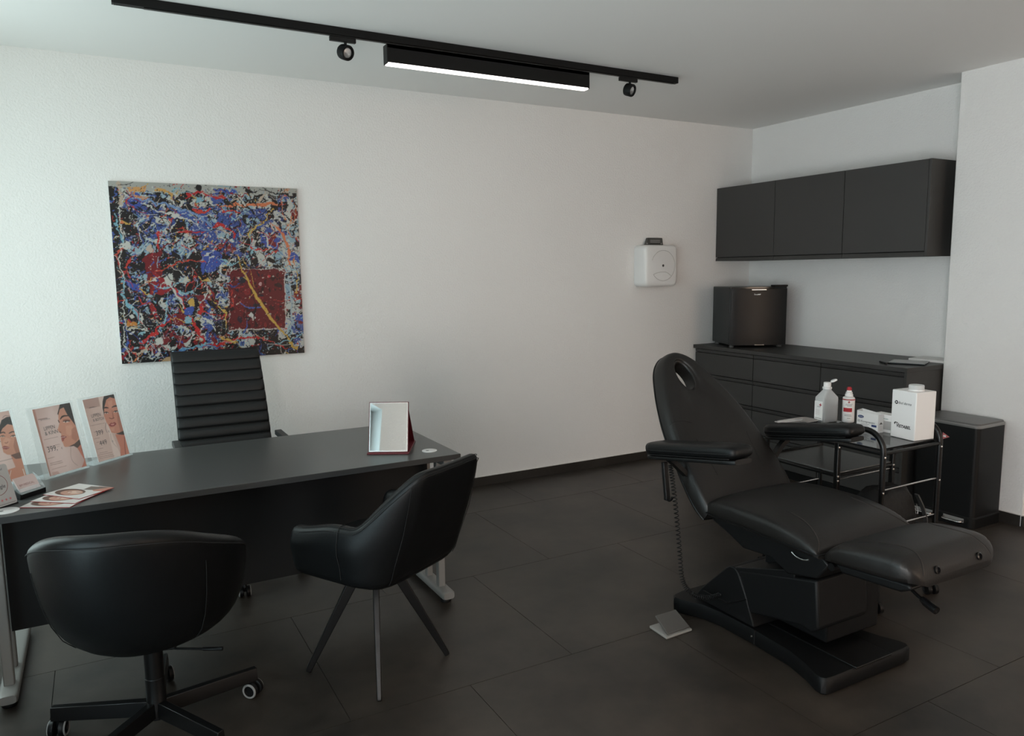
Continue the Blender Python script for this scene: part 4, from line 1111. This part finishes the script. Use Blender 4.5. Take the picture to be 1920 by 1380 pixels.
# compress boxes
def carton(name, label, x0, x1, y0, y1, h, opened):
    c = thing(name, label, 'box', ((x0+x1)/2, (y0+y1)/2, .7298), group='compress boxes on the trolley')
    t = .0012
    if opened:
        g = G(); z0_, z1_ = .7300, .7300+h
        o_ = [(x0, y0), (x1, y0), (x1, y1), (x0, y1)]; i_ = [(x0+t, y0+t), (x1-t, y0+t), (x1-t, y1-t), (x0+t, y1-t)]
        hh = [h, h, h+.012, h+.008]
        P = [Vector((a, b, z0_)) for a, b in o_]+[Vector((a, b, z0_+k)) for (a, b), k in zip(o_, hh)]+[Vector((a, b, z0_+k)) for (a, b), k in zip(i_, hh)]+[Vector((a, b, z0_+t)) for a, b in i_]
        F = [(0, 3, 2, 1), (12, 13, 14, 15)]
        for k in range(4):
            l = (k+1) % 4; F += [(k, l, 4+l, 4+k), (4+k, 4+l, 8+l, 8+k), (8+k, 8+l, 12+l, 12+k)]
        part('carton', g.add(P, F), 'white_card', c)
    else:
        part('carton', G().box((x0, y0, .7300), (x1, y1, .7300+h)), 'white_card', c, bevel=.0008)
    return c
k1 = carton('compress_box', 'open white compress box with blue oval mark on trolley', -1.696, -1.655, -2.445, -2.332, .086, True)
part('blue_oval', G().prism([(.016*math.cos(2*PI*k/28), .0068*math.sin(2*PI*k/28)) for k in range(28)], Y, Z, X, (-1.696, -2.354, .796), -.0005, .0003), 'ink_blue', k1)
lettering(k1, 'HARTMANN', .0055, (-1.6972, -2.3430, .794), -Y, Z, 'ink_white', xs=.85)
lettering(k1, 'ES-Kompressen', .0145, (-1.6966, -2.338, .770), -Y, Z, 'ink', xs=.98)
for i in range(4): part('print_line', G().box((-1.6968, -2.400+.008*(i % 2), .7625-.006*i), (-1.6962, -2.355, .7638-.006*i)), 'ink_soft', k1)
part('blue_field', G().box((-1.6969, -2.438, .7555), (-1.6962, -2.412, .7655)), 'ink_blue', k1)
part('print_line', G().prism([(-1.686, .770), (-1.662, .770), (-1.674, .780)], X, Z, Y, (0, -2.4453, 0), -.0003, 0), 'ink_soft', k1)
for i in range(4): part('print_line', G().box((-1.686, -2.4456, .742+.007*i), (-1.666, -2.4451, .7432+.007*i)), 'ink_pale', k1)
k2 = carton('compress_box', 'pale compress box with green lettering between open box and container', -1.648, -1.590, -2.500, -2.385, .084, False)
lettering(k2, 'ES-Kompressen', .0120, (-1.6486, -2.395, .792), -Y, Z, 'ink_green', xs=.9)
part('corner_mark', G().prism([(-2.388, .812), (-2.398, .812), (-2.388, .801)], Y, Z, X, (-1.6486, 0, 0), -.0003, .0002), 'ink_rose', k2)
part('print_field', G().box((-1.6487, -2.498, .744), (-1.6479, -2.408, .785)), 'groove_grey', k2)
part('print_line', G().box((-1.649, -2.41, .742), (-1.6481, -2.388, .7445)), 'ink', k2)

# bottles
def cross_mark(p, c, e, n, sz, m='ink_red'):
    part('cross_mark', G().obox(c+n*.0003, e, Z, n, sz, sz*.28, .0003), m, p); part('cross_mark', G().obox(c+n*.0003, e, Z, n, sz*.28, sz, .0003), m, p)
ba_ = math.radians(-7); e1 = Vector((math.cos(ba_), math.sin(ba_), 0)); e2 = Vector((-e1.y, e1.x, 0)); bc = Vector((-1.660, -2.130, .730))
bt = thing('disinfectant_bottle', 'square translucent bottle with open white flip cap on trolley', 'bottle', bc)
def sq(z, w, d, e=.35): return [bc+e1*a+e2*b+Z*z for a, b in srect(w, d, e, 28)]
part('bottle_body', G().loft([sq(.0005, .047, .030), sq(.004, .0505, .0345), (sq(.118, .0505, .0345)), sq(.126, .0495, .0335), sq(.158, .023, .020, .7), sq(.163, .0195, .0195, 1), sq(.167, .0195, .0195, 1)]), 'clear_plastic', bt, sharp=60)
part('liquid', G().loft([sq(.004, .044, .029), sq(.007, .0485, .0325), sq(.085, .0485, .0325)]), 'liquid', bt)
part('cap_ring', G().lathe([(.0, .167), (.0225, .167), (.0225, .177), (.019, .178), (0, .178)], bc, Z, 28), 'white_plastic', bt)
cpb = part('cap', G().lathe([(.018, .178), (.018, .199), (.016, .201), (0, .2015)], bc, Z, 28), 'white_plastic', bt)
part('flip_lid', G().lathe([(0, 0), (.0165, .001), (.017, .005), (.013, .009), (0, .010)], bc+Z*.2045+Vector((.030, -.016, 0)), Vector((-.35, .25, 1)), 24), 'white_plastic', cpb)
fn = -e2 if (-e2).dot(Vector((-.5, -.9, 0))) > .5 else e2
ln_ = Vector((-fn.y, fn.x, 0)); lc = bc+(-e1)*.0448
lab = part('label', G().obox(bc-e1*.0510+Z*.060-e2*.0, e2, Z, -e1, .027, .048, .0003), 'paper', bt)
cross_mark(bt, bc-e1*.0514+Z*.090-e2*.012, e2, -e1, .0075)
lettering(bt, 'schülke', .008, bc-e1*.0514+Z*.078+e2*.010, -e2, Z, 'ink', xs=.9)
for i in range(4): part('print_line', G().obox(bc-e1*.0515+Z*(.062-.007*i)+e2*.006, e2, Z, -e1, .014, .0008, .0002), 'ink_pale', bt)
part('print_line', G().obox(bc-e1*.0515+Z*.021, e2, Z, -e1, .020, .001, .0002), 'ink_soft', bt)
sc_ = Vector((-1.578, -2.196, .730))
sp = thing('spray_bottle', 'slim white bottle with red nozzle beside the square bottle', 'bottle', sc_)
part('bottle_body', G().lathe([(0, .0005), (.027, .0005), (.029, .004), (.029, .120), (.027, .126), (.016, .131), (.016, .135), (0, .135)], sc_, Z, 32), 'white_plastic', sp)
part('collar', G().lathe([(0, .131), (.0195, .131), (.019, .141), (.016, .145), (.016, .152), (.012, .154), (.011, .163), (0, .163)], sc_, Z, 28), 'white_plastic', sp)
part('nozzle', G().lathe([(0, .162), (.012, .162), (.012, .173), (.009, .174), (.009, .178), (0, .178)], sc_, Z, 20), 'ink_red', sp)
part('red_band', G().lathe([(.0294, .114), (.0294, .119), (.029, .1192), (.029, .114)], sc_, Z, 32), 'ink_red', sp)
nd = Vector((-.62, -.78, 0)).normalized(); nt_ = Vector((-nd.y, nd.x, 0))
def on_bottle(name, a0, a1, z0_, z1_, m, r=.0296):
    rows = [[sc_+(nd*math.cos(a)+nt_*math.sin(a))*r+Z*z for a in np.linspace(a0, a1, 9)] for z in (z0_, z1_)]
    return part(name, G().grid(rows), m, sp)
on_bottle('label', -1.2, 1.0, .010, .112, 'paper', .0293)
on_bottle('red_field', -1.15, .35, .055, .075, 'ink_red')
cross_mark(sp, sc_+(nd*math.cos(-.2)+nt_*math.sin(-.2))*.0296+Z*.105, nt_, nd, .006)
for z_, a, b in ((.094, -.7, .4), (.089, -.8, .3), (.084, -.5, .3), (.040, -.9, .2), (.034, -.9, .3), (.022, -.4, .1)): on_bottle('print_line', a, b, z_, z_+.0016, 'ink_soft')

# steel instrument tray
ty = thing('instrument_tray', 'shallow stainless steel tray on the trolley shelf near the backrest', 'tray', (-1.83, -2.10, .7296))
g = G(); rings = []
for z, k in ((.7300, .80), (.7305, .86), (.744, .97), (.746, 1.03), (.747, 1.02), (.7455, .955), (.7325, .85), (.7318, .2)):
    rings.append([Vector((-1.835+a*k*1.0, -2.100+b*(k if k > .5 else k)*1., z)) for a, b in srect(.115, .055, .35, 28)])
part('tray_dish', g.loft(rings), 'steel', ty, sharp=50)

# ================================================================== pedal bin
bn_ = thing('pedal_bin', 'tall black two-pedal waste bin with grey lid against the pillar', 'bin', (-.405, -2.085, 0))
BX0, BX1, BY0, BY1 = -.548, -.263, -2.272, -1.892
def rect_r(x0, x1, y0, y1, r, z, n=6):
    return [Vector((p, q, z)) for p, q in rr_poly(x0, x1, y0, y1, r, n)]
part('bin_body', G().loft([rect_r(BX0, BX1, BY0, BY1, .03, .066), rect_r(BX0, BX1, BY0, BY1, .03, .588)]), 'black_plastic', bn_)
part('bin_base', G().loft([rect_r(BX0-.006, BX1, BY0-.006, BY1, .032, .002), rect_r(BX0-.006, BX1, BY0-.006, BY1, .032, .058), rect_r(BX0, BX1, BY0, BY1, .03, .066)]), 'black_matt', bn_)
part('lid_frame', G().loft([rect_r(BX0-.003, BX1, BY0-.003, BY1, .032, .588), rect_r(BX0-.004, BX1, BY0-.004, BY1, .033, .598), rect_r(BX0, BX1, BY0, BY1, .03, .603)]), 'lid_rim', bn_)
part('lid', G().loft([rect_r(BX0+.004, BX1-.002, BY0+.004, BY1, .028, .6032), rect_r(BX0+.008, BX1-.004, BY0+.008, BY1, .028, .612), rect_r(BX0+.04, BX1-.03, BY0+.04, BY1-.03, .02, .616)]), 'lid_grey', bn_)
for yc in (-2.165, -1.985):
    p_ = part('pedal', G().tube(smooth_path([(BX0-.006, yc+.055, .040), (BX0-.034, yc+.050, .036), (BX0-.036, yc, .035), (BX0-.034, yc-.050, .036), (BX0-.006, yc-.055, .040)], 5), .0045, 8), 'steel', bn_)
    part('pedal_slot', G().box((BX0-.0068, yc-.06, .028), (BX0-.0062, yc+.06, .052)), 'wheel_grey', bn_)
part('warning_sticker', G().prism([(-2.068, .535), (-2.068, .493), (-2.110, .514)], Y, Z, X, (BX0, 0, 0), -.0006, .0002), 'sticker_red', bn_)
part('sticker_print', G().box((BX0-.0009, -2.088, .509), (BX0-.0005, -2.072, .519)), 'ink_white', bn_)

# ================================================================== things on the desk
# folding mirror
md = Vector((.87832, -.47807, 0)); mn = Vector((-.47807, -.87832, 0)); MA = Vector((-3.861, -1.486, DZ))
mi = thing('folding_mirror', 'standing folding mirror with dark red cover on the desk', 'mirror', MA+md*.09-mn*.12)
part('base_flap', G().obox(MA+md*.0925-mn*.126+Z*.0035, md, mn, Z, .0925, .126, .0032), 'red_leather', mi, bevel=.0015)
ml = math.radians(17); mu = -mn*math.sin(ml)+Z*math.cos(ml); mf = mn*math.cos(ml)+Z*math.sin(ml); MB_ = MA-mn*.014+Z*.0068
part('mirror_cover', G().obox(MB_+md*.0925+mu*.113-mf*.005, md, mu, mf, .0885, .113, .0035), 'red_leather', mi, bevel=.001)
part('mirror_edge', G().obox(MB_+md*.0925+mu*.113-mf*.0005, md, mu, mf, .0855, .110, .0010), 'mirror_rim', mi)
part('mirror_glass', G().obox(MB_+md*.0925+mu*.1135+mf*.0008, md, mu, mf, .0815, .1055, .0006), 'mirror_glass', mi)
tp_ = MB_+mu*.190-mf*.009; bt_ = MA-mn*.247+Z*.0068
pd = (bt_-tp_); pl = pd.length; pd.normalize(); pn = md.cross(pd)
part('support_flap', G().obox(tp_+md*.0925+pd*(pl/2), md, pd, pn, .088, pl/2, .0022), 'red_leather', mi, bevel=.001)

# acrylic sign holders with posters
sgd = Vector((math.cos(math.radians(42)), math.sin(math.radians(42)), 0)); sgn = Vector((sgd.y, -sgd.x, 0)); lean_ = math.radians(13.5)
sgu = -sgn*math.sin(lean_)+Z*math.cos(lean_); sgf = sgn*math.cos(lean_)+Z*math.sin(lean_)
def poster(kind):
    c = Canvas(96, 150, (222, 200, 192), 3); x, y = c.x, c.y
    n = vnoise(3, c.W, c.H, np.random.default_rng(kind))
    base = np.array([(226, 205, 198), (224, 204, 198), (214, 190, 180)][kind])/255.; dk = np.array([(196, 160, 148), (176, 142, 132), (186, 152, 142)][kind])/255.
    f = np.clip(np.abs(x+.12*y-.42-.1*n)*1.5-.25+np.clip(.22-y, 0, 1)*1.6, 0, 1)[..., None]*.75
    c.a[:] = base*(1-f)+dk*f
    HAIR, SK, SK2, SH, LIP, BRW = (52, 46, 44), (206, 150, 126), (226, 178, 152), (150, 96, 80), (150, 72, 68), (58, 42, 38)
    if kind == 1:
        c.map = homography([(0, 125), (597, 18), (925, 1160), (310, 1330)], UNIT)
        c.poly([(0, 125), (45, 118), (330, 1325), (290, 1330)], (182, 138, 124))
        c.poly([(440, 45), (597, 18), (700, 400), (800, 720), (780, 760), (720, 470), (690, 420), (560, 230), (500, 110), (440, 140), (420, 230), (405, 210)], HAIR)
        c.poly([(440, 130), (500, 100), (560, 220), (640, 330), (705, 420), (770, 610), (780, 680), (700, 740), (600, 790), (550, 795), (525, 770), (510, 720), (490, 690), (480, 650), (470, 600), (480, 580), (470, 550), (440, 520), (412, 480), (430, 430), (440, 370), (425, 300), (420, 220)], SK)
        c.poly([(540, 420), (640, 400), (690, 520), (620, 600), (560, 560)], SK2, .45); c.poly([(640, 480), (705, 430), (770, 620), (720, 700), (650, 640)], SH, .35)
        c.poly([(600, 790), (700, 740), (780, 660), (812, 745), (760, 825), (690, 780)], (84, 66, 58))
        c.poly([(750, 820), (812, 745), (925, 1160), (830, 1190), (862, 1110), (876, 1040)], (196, 122, 100)); c.poly([(800, 800), (840, 850), (880, 1000), (850, 930)], (120, 66, 58), .7)
        c.stroke([(455, 300), (480, 262), (520, 245), (575, 245)], [.010, .020, .018, .010], BRW); c.stroke([(422, 320), (438, 355)], .010, BRW)
        c.stroke([(505, 352), (550, 352), (590, 348)], [.006, .016, .006], (226, 210, 200)); c.dot((540, 350), .016, (70, 48, 40)); c.stroke([(498, 342), (550, 332), (605, 338)], [.006, .012, .010], (50, 36, 34)); c.stroke([(500, 320), (560, 310), (610, 325)], .014, SH, .6)
        c.poly([(468, 598), (505, 588), (572, 612), (530, 640), (492, 642)], LIP); c.poly([(482, 645), (530, 640), (525, 675), (498, 692)], (168, 88, 82)); c.stroke([(478, 618), (540, 612)], .006, (230, 210, 200))
        c.stroke([(445, 520), (470, 530)], .010, SH); c.stroke([(415, 480), (440, 440)], .006, SK2)
        c.stroke([(640, 800), (648, 960), (690, 1070), (770, 1140)], .004, (150, 128, 120)); c.poly([(345, 1250), (440, 1230), (480, 1290), (360, 1318)], (206, 172, 164)); 
        c.stroke([(200, 655), (420, 605)], .003, (150, 120, 112)); c.stroke([(235, 785), (455, 740)], .005, (168, 140, 132)); c.stroke([(260, 815), (455, 775)], .004, (190, 165, 156))
        c.stroke([(310, 1085), (500, 1040)], .006, (168, 140, 132)); c.stroke([(320, 1115), (515, 1072)], .006, (168, 140, 132)); c.stroke([(345, 1195), (580, 1135)], .005, (180, 150, 142))
        c.stroke([(105, 298), (245, 275)], .007, (130, 104, 98)); c.stroke([(265, 995), (380, 965)], .005, (160, 134, 126))
    elif kind == 2:
        c.map = homography([(140, 150), (665, 50), (970, 1120), (430, 1270)], UNIT)
        c.poly([(140, 150), (400, 100), (440, 260), (200, 300)], (170, 138, 128), .6); c.poly([(410, 100), (500, 85), (480, 200), (560, 560), (640, 720), (820, 1160), (700, 1195), (600, 760)], (232, 216, 208), .7)
        c.poly([(500, 90), (665, 50), (690, 135), (600, 112), (540, 165), (512, 290), (508, 420), (480, 290), (480, 180)], HAIR)
        c.poly([(540, 150), (600, 105), (690, 130), (725, 250), (790, 430), (860, 670), (870, 740), (760, 745), (690, 735), (640, 722), (600, 620), (545, 530), (508, 430), (508, 290)], (204, 142, 120))
        c.poly([(560, 180), (640, 150), (650, 280), (600, 300)], SK2, .4); c.poly([(720, 300), (800, 470), (860, 700), (800, 720), (740, 520)], SH, .45); c.poly([(620, 640), (690, 630), (690, 700), (640, 700)], SK2, .4)
        c.stroke([(505, 290), (540, 282), (578, 290)], [.014, .020, .010], BRW); c.stroke([(640, 278), (690, 258), (728, 258)], [.010, .020, .016], BRW)
        c.stroke([(518, 380), (545, 378), (578, 382)], [.006, .016, .006], (226, 212, 202)); c.dot((548, 378), .016, (70, 52, 44)); c.stroke([(512, 374), (545, 362), (584, 376)], [.008, .012, .006], (48, 36, 34))
        c.stroke([(672, 362), (705, 358), (745, 358)], [.006, .016, .006], (226, 212, 202)); c.dot((706, 358), .016, (70, 52, 44)); c.stroke([(666, 356), (705, 342), (752, 350)], [.006, .012, .010], (48, 36, 34))
        c.stroke([(640, 330), (660, 420), (665, 470)], [.006, .012, .014], SH, .7); c.stroke([(600, 465), (640, 478), (680, 462)], .010, (130, 80, 66))
        c.poly([(592, 585), (630, 548), (655, 556), (690, 535), (725, 570), (690, 608), (640, 618), (605, 608)], LIP); c.poly([(620, 575), (690, 562), (680, 588), (640, 595)], (214, 150, 140))
        c.poly([(720, 745), (790, 722), (862, 690), (884, 772), (800, 768)], (66, 56, 52)); c.poly([(705, 755), (870, 770), (970, 1120), (812, 1160), (800, 1000)], (204, 132, 110))
        c.stroke([(870, 800), (880, 980), (900, 1130)], .014, (150, 88, 74), .7); c.stroke([(545, 545), (535, 640), (565, 720)], .005, (110, 90, 84)); c.stroke([(625, 740), (650, 880), (740, 990)], .004, (160, 140, 130))
        for yy, a, b in ((600, 275, 520), (715, 335, 450), (835, 345, 440), (900, 385, 490), (1022, 400, 500), (1095, 440, 580), (1135, 410, 660), (1170, 430, 680), (1200, 440, 700)): c.stroke([(a, yy), (b, yy-(b-a)*.2)], .0045, (160, 132, 124))
        c.stroke([(245, 290), (345, 268)], .006, (120, 98, 92))
    else:
        c.map = homography([(-303, 188), (130, 110), (350, 930), (-96, 1053)], UNIT)
        c.poly([(62, 320), (110, 270), (180, 280), (232, 420), (278, 590), (200, 640), (130, 632), (90, 602), (66, 500), (46, 400)], SK)
        c.poly([(40, 300), (60, 220), (110, 186), (152, 182), (182, 285), (120, 268), (70, 320), (48, 385), (36, 340)], HAIR)
        c.poly([(110, 420), (160, 450), (140, 520), (90, 560), (80, 470)], SK2, .45); c.poly([(200, 420), (235, 430), (278, 590), (220, 620), (190, 530)], SH, .5)
        c.poly([(165, 640), (278, 598), (332, 800), (352, 930), (150, 985), (118, 900), (140, 820), (222, 790)], (204, 140, 114)); c.poly([(165, 640), (278, 598), (300, 680), (220, 690)], (96, 66, 56), .85)
        c.poly([(100, 985), (118, 890), (150, 830), (180, 820), (150, 985)], (190, 130, 110)); c.stroke([(175, 830), (150, 985)], .006, (236, 222, 210)); c.stroke([(300, 820), (330, 920)], .010, (236, 222, 210))
        c.stroke([(52, 372), (80, 362), (98, 372)], .012, BRW); c.stroke([(140, 378), (170, 362), (212, 360)], [.008, .014, .010], BRW)
        c.stroke([(60, 415), (76, 412), (94, 416)], [.004, .012, .004], (226, 214, 204)); c.dot((76, 412), .012, (84, 68, 56)); c.stroke([(56, 410), (76, 402), (97, 412)], .007, (48, 36, 34))
        c.stroke([(162, 420), (186, 416), (216, 416)], [.004, .013, .005], (226, 214, 204)); c.dot((184, 416), .013, (84, 68, 56)); c.stroke([(158, 415), (186, 404), (224, 410)], [.006, .010, .010], (56, 40, 42))
        c.stroke([(100, 488), (120, 492), (132, 478)], .008, SH); c.poly([(72, 545), (95, 525), (115, 528), (160, 548), (120, 568), (90, 562)], LIP); c.stroke([(78, 546), (155, 548)], .004, (230, 200, 190))
        c.stroke([(70, 195), (95, 170), (140, 175)], .004, (90, 76, 72)); c.stroke([(20, 720), (190, 680)], .004, (120, 100, 96))
    return c.out()
def sign_holder(A, kind, label, x0, x1):
    A = Vector((*A, DZ)); W_, H_ = .206, .290
    s = thing('sign_holder', label, 'sign', A+sgd*W_/2, group='clear acrylic poster stands on the desk')
    P = lambda a, h, f=0.: A+sgd*a+sgu*h+sgf*f
    part('front_sheet', G().obox(P(W_/2, H_/2+.002, .003), sgd, sgu, sgf, W_/2, H_/2, .0008), 'acrylic_front', s)
    part('back_sheet', G().obox(P(W_/2, H_/2+.002, -.0025), sgd, sgu, sgf, W_/2, H_/2, .0010), 'acrylic', s)
    part('foot_sheet', G().obox(A+sgd*W_/2-sgn*.040+Z*.0016, sgd, sgn, Z, W_/2, .040, .0012), 'acrylic', s)
    w = x1-x0; h0, h1 = .010, .284
    ins = part('poster', G().obox(P((x0+x1)/2, (h0+h1)/2, -.0005), sgd, sgu, sgf, w/2, (h1-h0)/2, .0004), 'paper', s)
    printed('poster_print', poster(kind), P(x0, h0, .0002), sgd, sgu, w, h1-h0, ins, 'print_matt', 1.12)
    def T(t, size, a, b, m='ink', xs=.8): lettering(ins, t, size, P(x0+w*a, h0+(h1-h0)*b, .0006), sgd, sgu, m, xs=xs)
    return T
T = sign_holder((-5.088, -1.222), 1, 'acrylic poster stand with a woman in profile, middle of the three', .024, .194)
T('LIPPEN', .0225, .15, .665, 'ink_soft', .74); T('& KINN', .0225, .15, .592, 'ink_soft', .78); T('399,', .031, .10, .345, 'ink_soft', .85); T('€', .011, .46, .345, 'ink_soft'); T('BM MEDICAL', .0075, .13, .815, 'ink_soft', 1)
T = sign_holder((-4.918, -1.066), 2, 'acrylic poster stand showing two prices, nearest the office chair', .026, .188)
T('LIPPEN', .0215, .13, .700, 'ink_soft', .74); T('& BOTOX', .0175, .15, .635, 'ink_soft', .74); T('399', .030, .13, .410, 'ink_soft', .85); T('€', .012, .52, .415, 'ink_soft'); T('449', .030, .16, .245, 'ink_soft', .85); T('€', .012, .56, .250, 'ink_soft'); T('BM MEDICAL', .0065, .15, .85, 'ink_soft', 1)
T = sign_holder((-5.294, -1.306), 0, 'acrylic poster stand cut by the left picture edge', .024, .194)
T('LIPPEN', .0245, .10, .660, 'ink_soft', .95); T('& BOTOX', .0215, .10, .585, 'ink_soft', .95)

# business card holder
ca_ = math.radians(46); cd = Vector((math.cos(ca_), math.sin(ca_), 0)); cn = Vector((cd.y, -cd.x, 0)); CO = Vector((-5.150, -1.487, DZ))
ch = thing('card_holder', 'black business card holder with pink cards on the desk', 'card holder', CO+cd*.053-cn*.018)
part('holder_base', G().prism([(0, 0), (.045, 0), (.045, .030), (.032, .034), (.004, .020), (0, .020)], -cn, Z, cd, CO, 0, .108), 'black_plastic', ch, bevel=.002)
cl = math.radians(30); cup = -cn*math.sin(cl)+Z*math.cos(cl); cfn = cn*math.cos(cl)+Z*math.sin(cl)
for i in range(4):
    o_ = CO+cd*(.054+.001*i)-cn*(.010+.004*i)+Z*(.019+.002*i)
    k_ = part('business_card', G().obox(o_+cup*.026, cd, cup, cfn, .0425, .0265, .0011), 'ink_pale' if i else 'ink_pale', ch)
    if i == 0: lettering(ch, 'BM MEDICAL', .0115, o_-cd*.034+cup*.026+cfn*.0013, cd, cup, 'ink_rose', xs=.92)
for a in (.004, .104):
    part('clear_side', G().prism([(.0, .02), (.03, .032), (.052, .075), (.030, .062)], -cn, Z, cd, CO, a-.001, a+.001), 'acrylic', ch)
part('clear_front', G().obox(CO+cd*.054-cn*.004+Z*.028, cd, cup, cfn, .050, .011, .0008), 'acrylic', ch)

# review plaque (the code on it is left out)
ra = math.radians(44); rd = Vector((math.cos(ra), math.sin(ra), 0)); rn = Vector((rd.y, -rd.x, 0)); rl = math.radians(16); ru = -rn*math.sin(rl)+Z*math.cos(rl); rf = rn*math.cos(rl)+Z*math.sin(rl)
RO = Vector((-5.156, -1.519, DZ))-rd*.105
rv = thing('review_plaque', 'white leaning review plaque with circle mark and red stars, left desk end', 'plaque', RO+rd*.0525)
part('plaque_board', G().prism(rr_poly(0, .105, .003, .148, .010), rd, ru, rf, RO, -.0028, 0), 'groove_grey', rv)
part('plaque_foot', G().obox(RO+rd*.0525-rn*.026+Z*.002, rd, rn, Z, .0525, .028, .0018), 'black_plastic', rv)
part('circle_mark', G().tube([RO+rd*(.0525+.036*math.cos(2*PI*k/40))+ru*(.080+.036*math.sin(2*PI*k/40))+rf*.0002 for k in range(40)], .0009, 6, closed=True), 'ink_rose', rv)
lettering(rv, 'Google', .019, RO+rd*.0525+ru*.066, rd, ru, 'ink', xs=.95, align='CENTER')
lettering(rv, 'Bewerte uns auf', .0105, RO+rd*.0525+ru*.128, rd, ru, 'ink', xs=.95, align='CENTER')
for i in range(5):
    sp_ = RO+rd*(.0525+.0155*(i-2))+ru*.024
    part('star', G().prism([((.0055 if k % 2 == 0 else .0023)*math.sin(PI*k/5), (.0055 if k % 2 == 0 else .0023)*math.cos(PI*k/5)) for k in range(10)], rd, ru, rf, sp_, 0, .0004), 'sticker_red', rv)
part('plaque_line', G().obox(RO+rd*.0525+ru*.010+rf*.0002, rd, ru, rf, .048, .0006, .0002), 'ink_soft', rv)

# three fanned flyers
def flyer_img():
    c = Canvas(70, 100, (232, 226, 222), 2)
    c.poly([(.62, .04), (1, .0), (1, .34), (.80, .40), (.66, .30)], (200, 140, 122)); c.poly([(.45, .10), (.9, .02), (.7, .34), (.5, .38)], (126, 112, 104))
    c.dot((.40, .64), .34, (112, 84, 74), 1, .36); c.dot((.46, .66), .25, (206, 158, 138), 1, .27); c.dot((.50, .62), .15, (236, 206, 190), .8, .16)
    c.stroke([(.36, .84), (.46, .87), (.55, .84)], .022, (150, 70, 66)); c.stroke([(.30, .62), (.38, .59)], .014, (60, 46, 42)); c.stroke([(.52, .58), (.62, .58)], .014, (60, 46, 42)); c.stroke([(.44, .64), (.46, .74)], .012, (170, 116, 98))
    c.stroke([(.05, .90), (.16, .90)], .008, (150, 140, 136)); c.stroke([(.78, .93), (.92, .93)], .006, (170, 160, 156))
    return c.out()
FI = flyer_img()
FLY = 1
quads = [((-5.174, -1.577), (-4.994, -1.684)), ((-5.142, -1.520), (-4.978, -1.650)), ((-5.098, -1.455), (-4.966, -1.607))]
zz = DZ+.0004
for i, ((ax, ay), (bx, by)) in enumerate(quads):
    a = Vector((ax, ay, 0)); b = Vector((bx, by, 0)); d = (b-a).normalized(); n = Vector((-d.y, d.x, 0)); w_, h_ = .178, .150
    lab = ['pink and white flyer, lowest of the three fanned on the desk', 'pink and white flyer, middle of the three fanned on the desk', 'pink and white flyer, topmost of the three fanned on the desk'][i]
    b0 = b
    f = thing('flyer', lab, 'flyer', b0-d*w_/2+n*h_/2+Z*zz, group='fanned flyers on the desk')
    part('sheet', G().obox(b0-d*w_/2+n*h_/2+Z*(zz+.0010), d, n, Z, w_/2, h_/2, .0008), 'ink_red' if i else 'ink_red', f)
    printed('flyer_print', FI, b0-d*w_+Z*(zz+.0021), d, n, w_, h_, f, 'print_matt', .8)
    zz += .0026
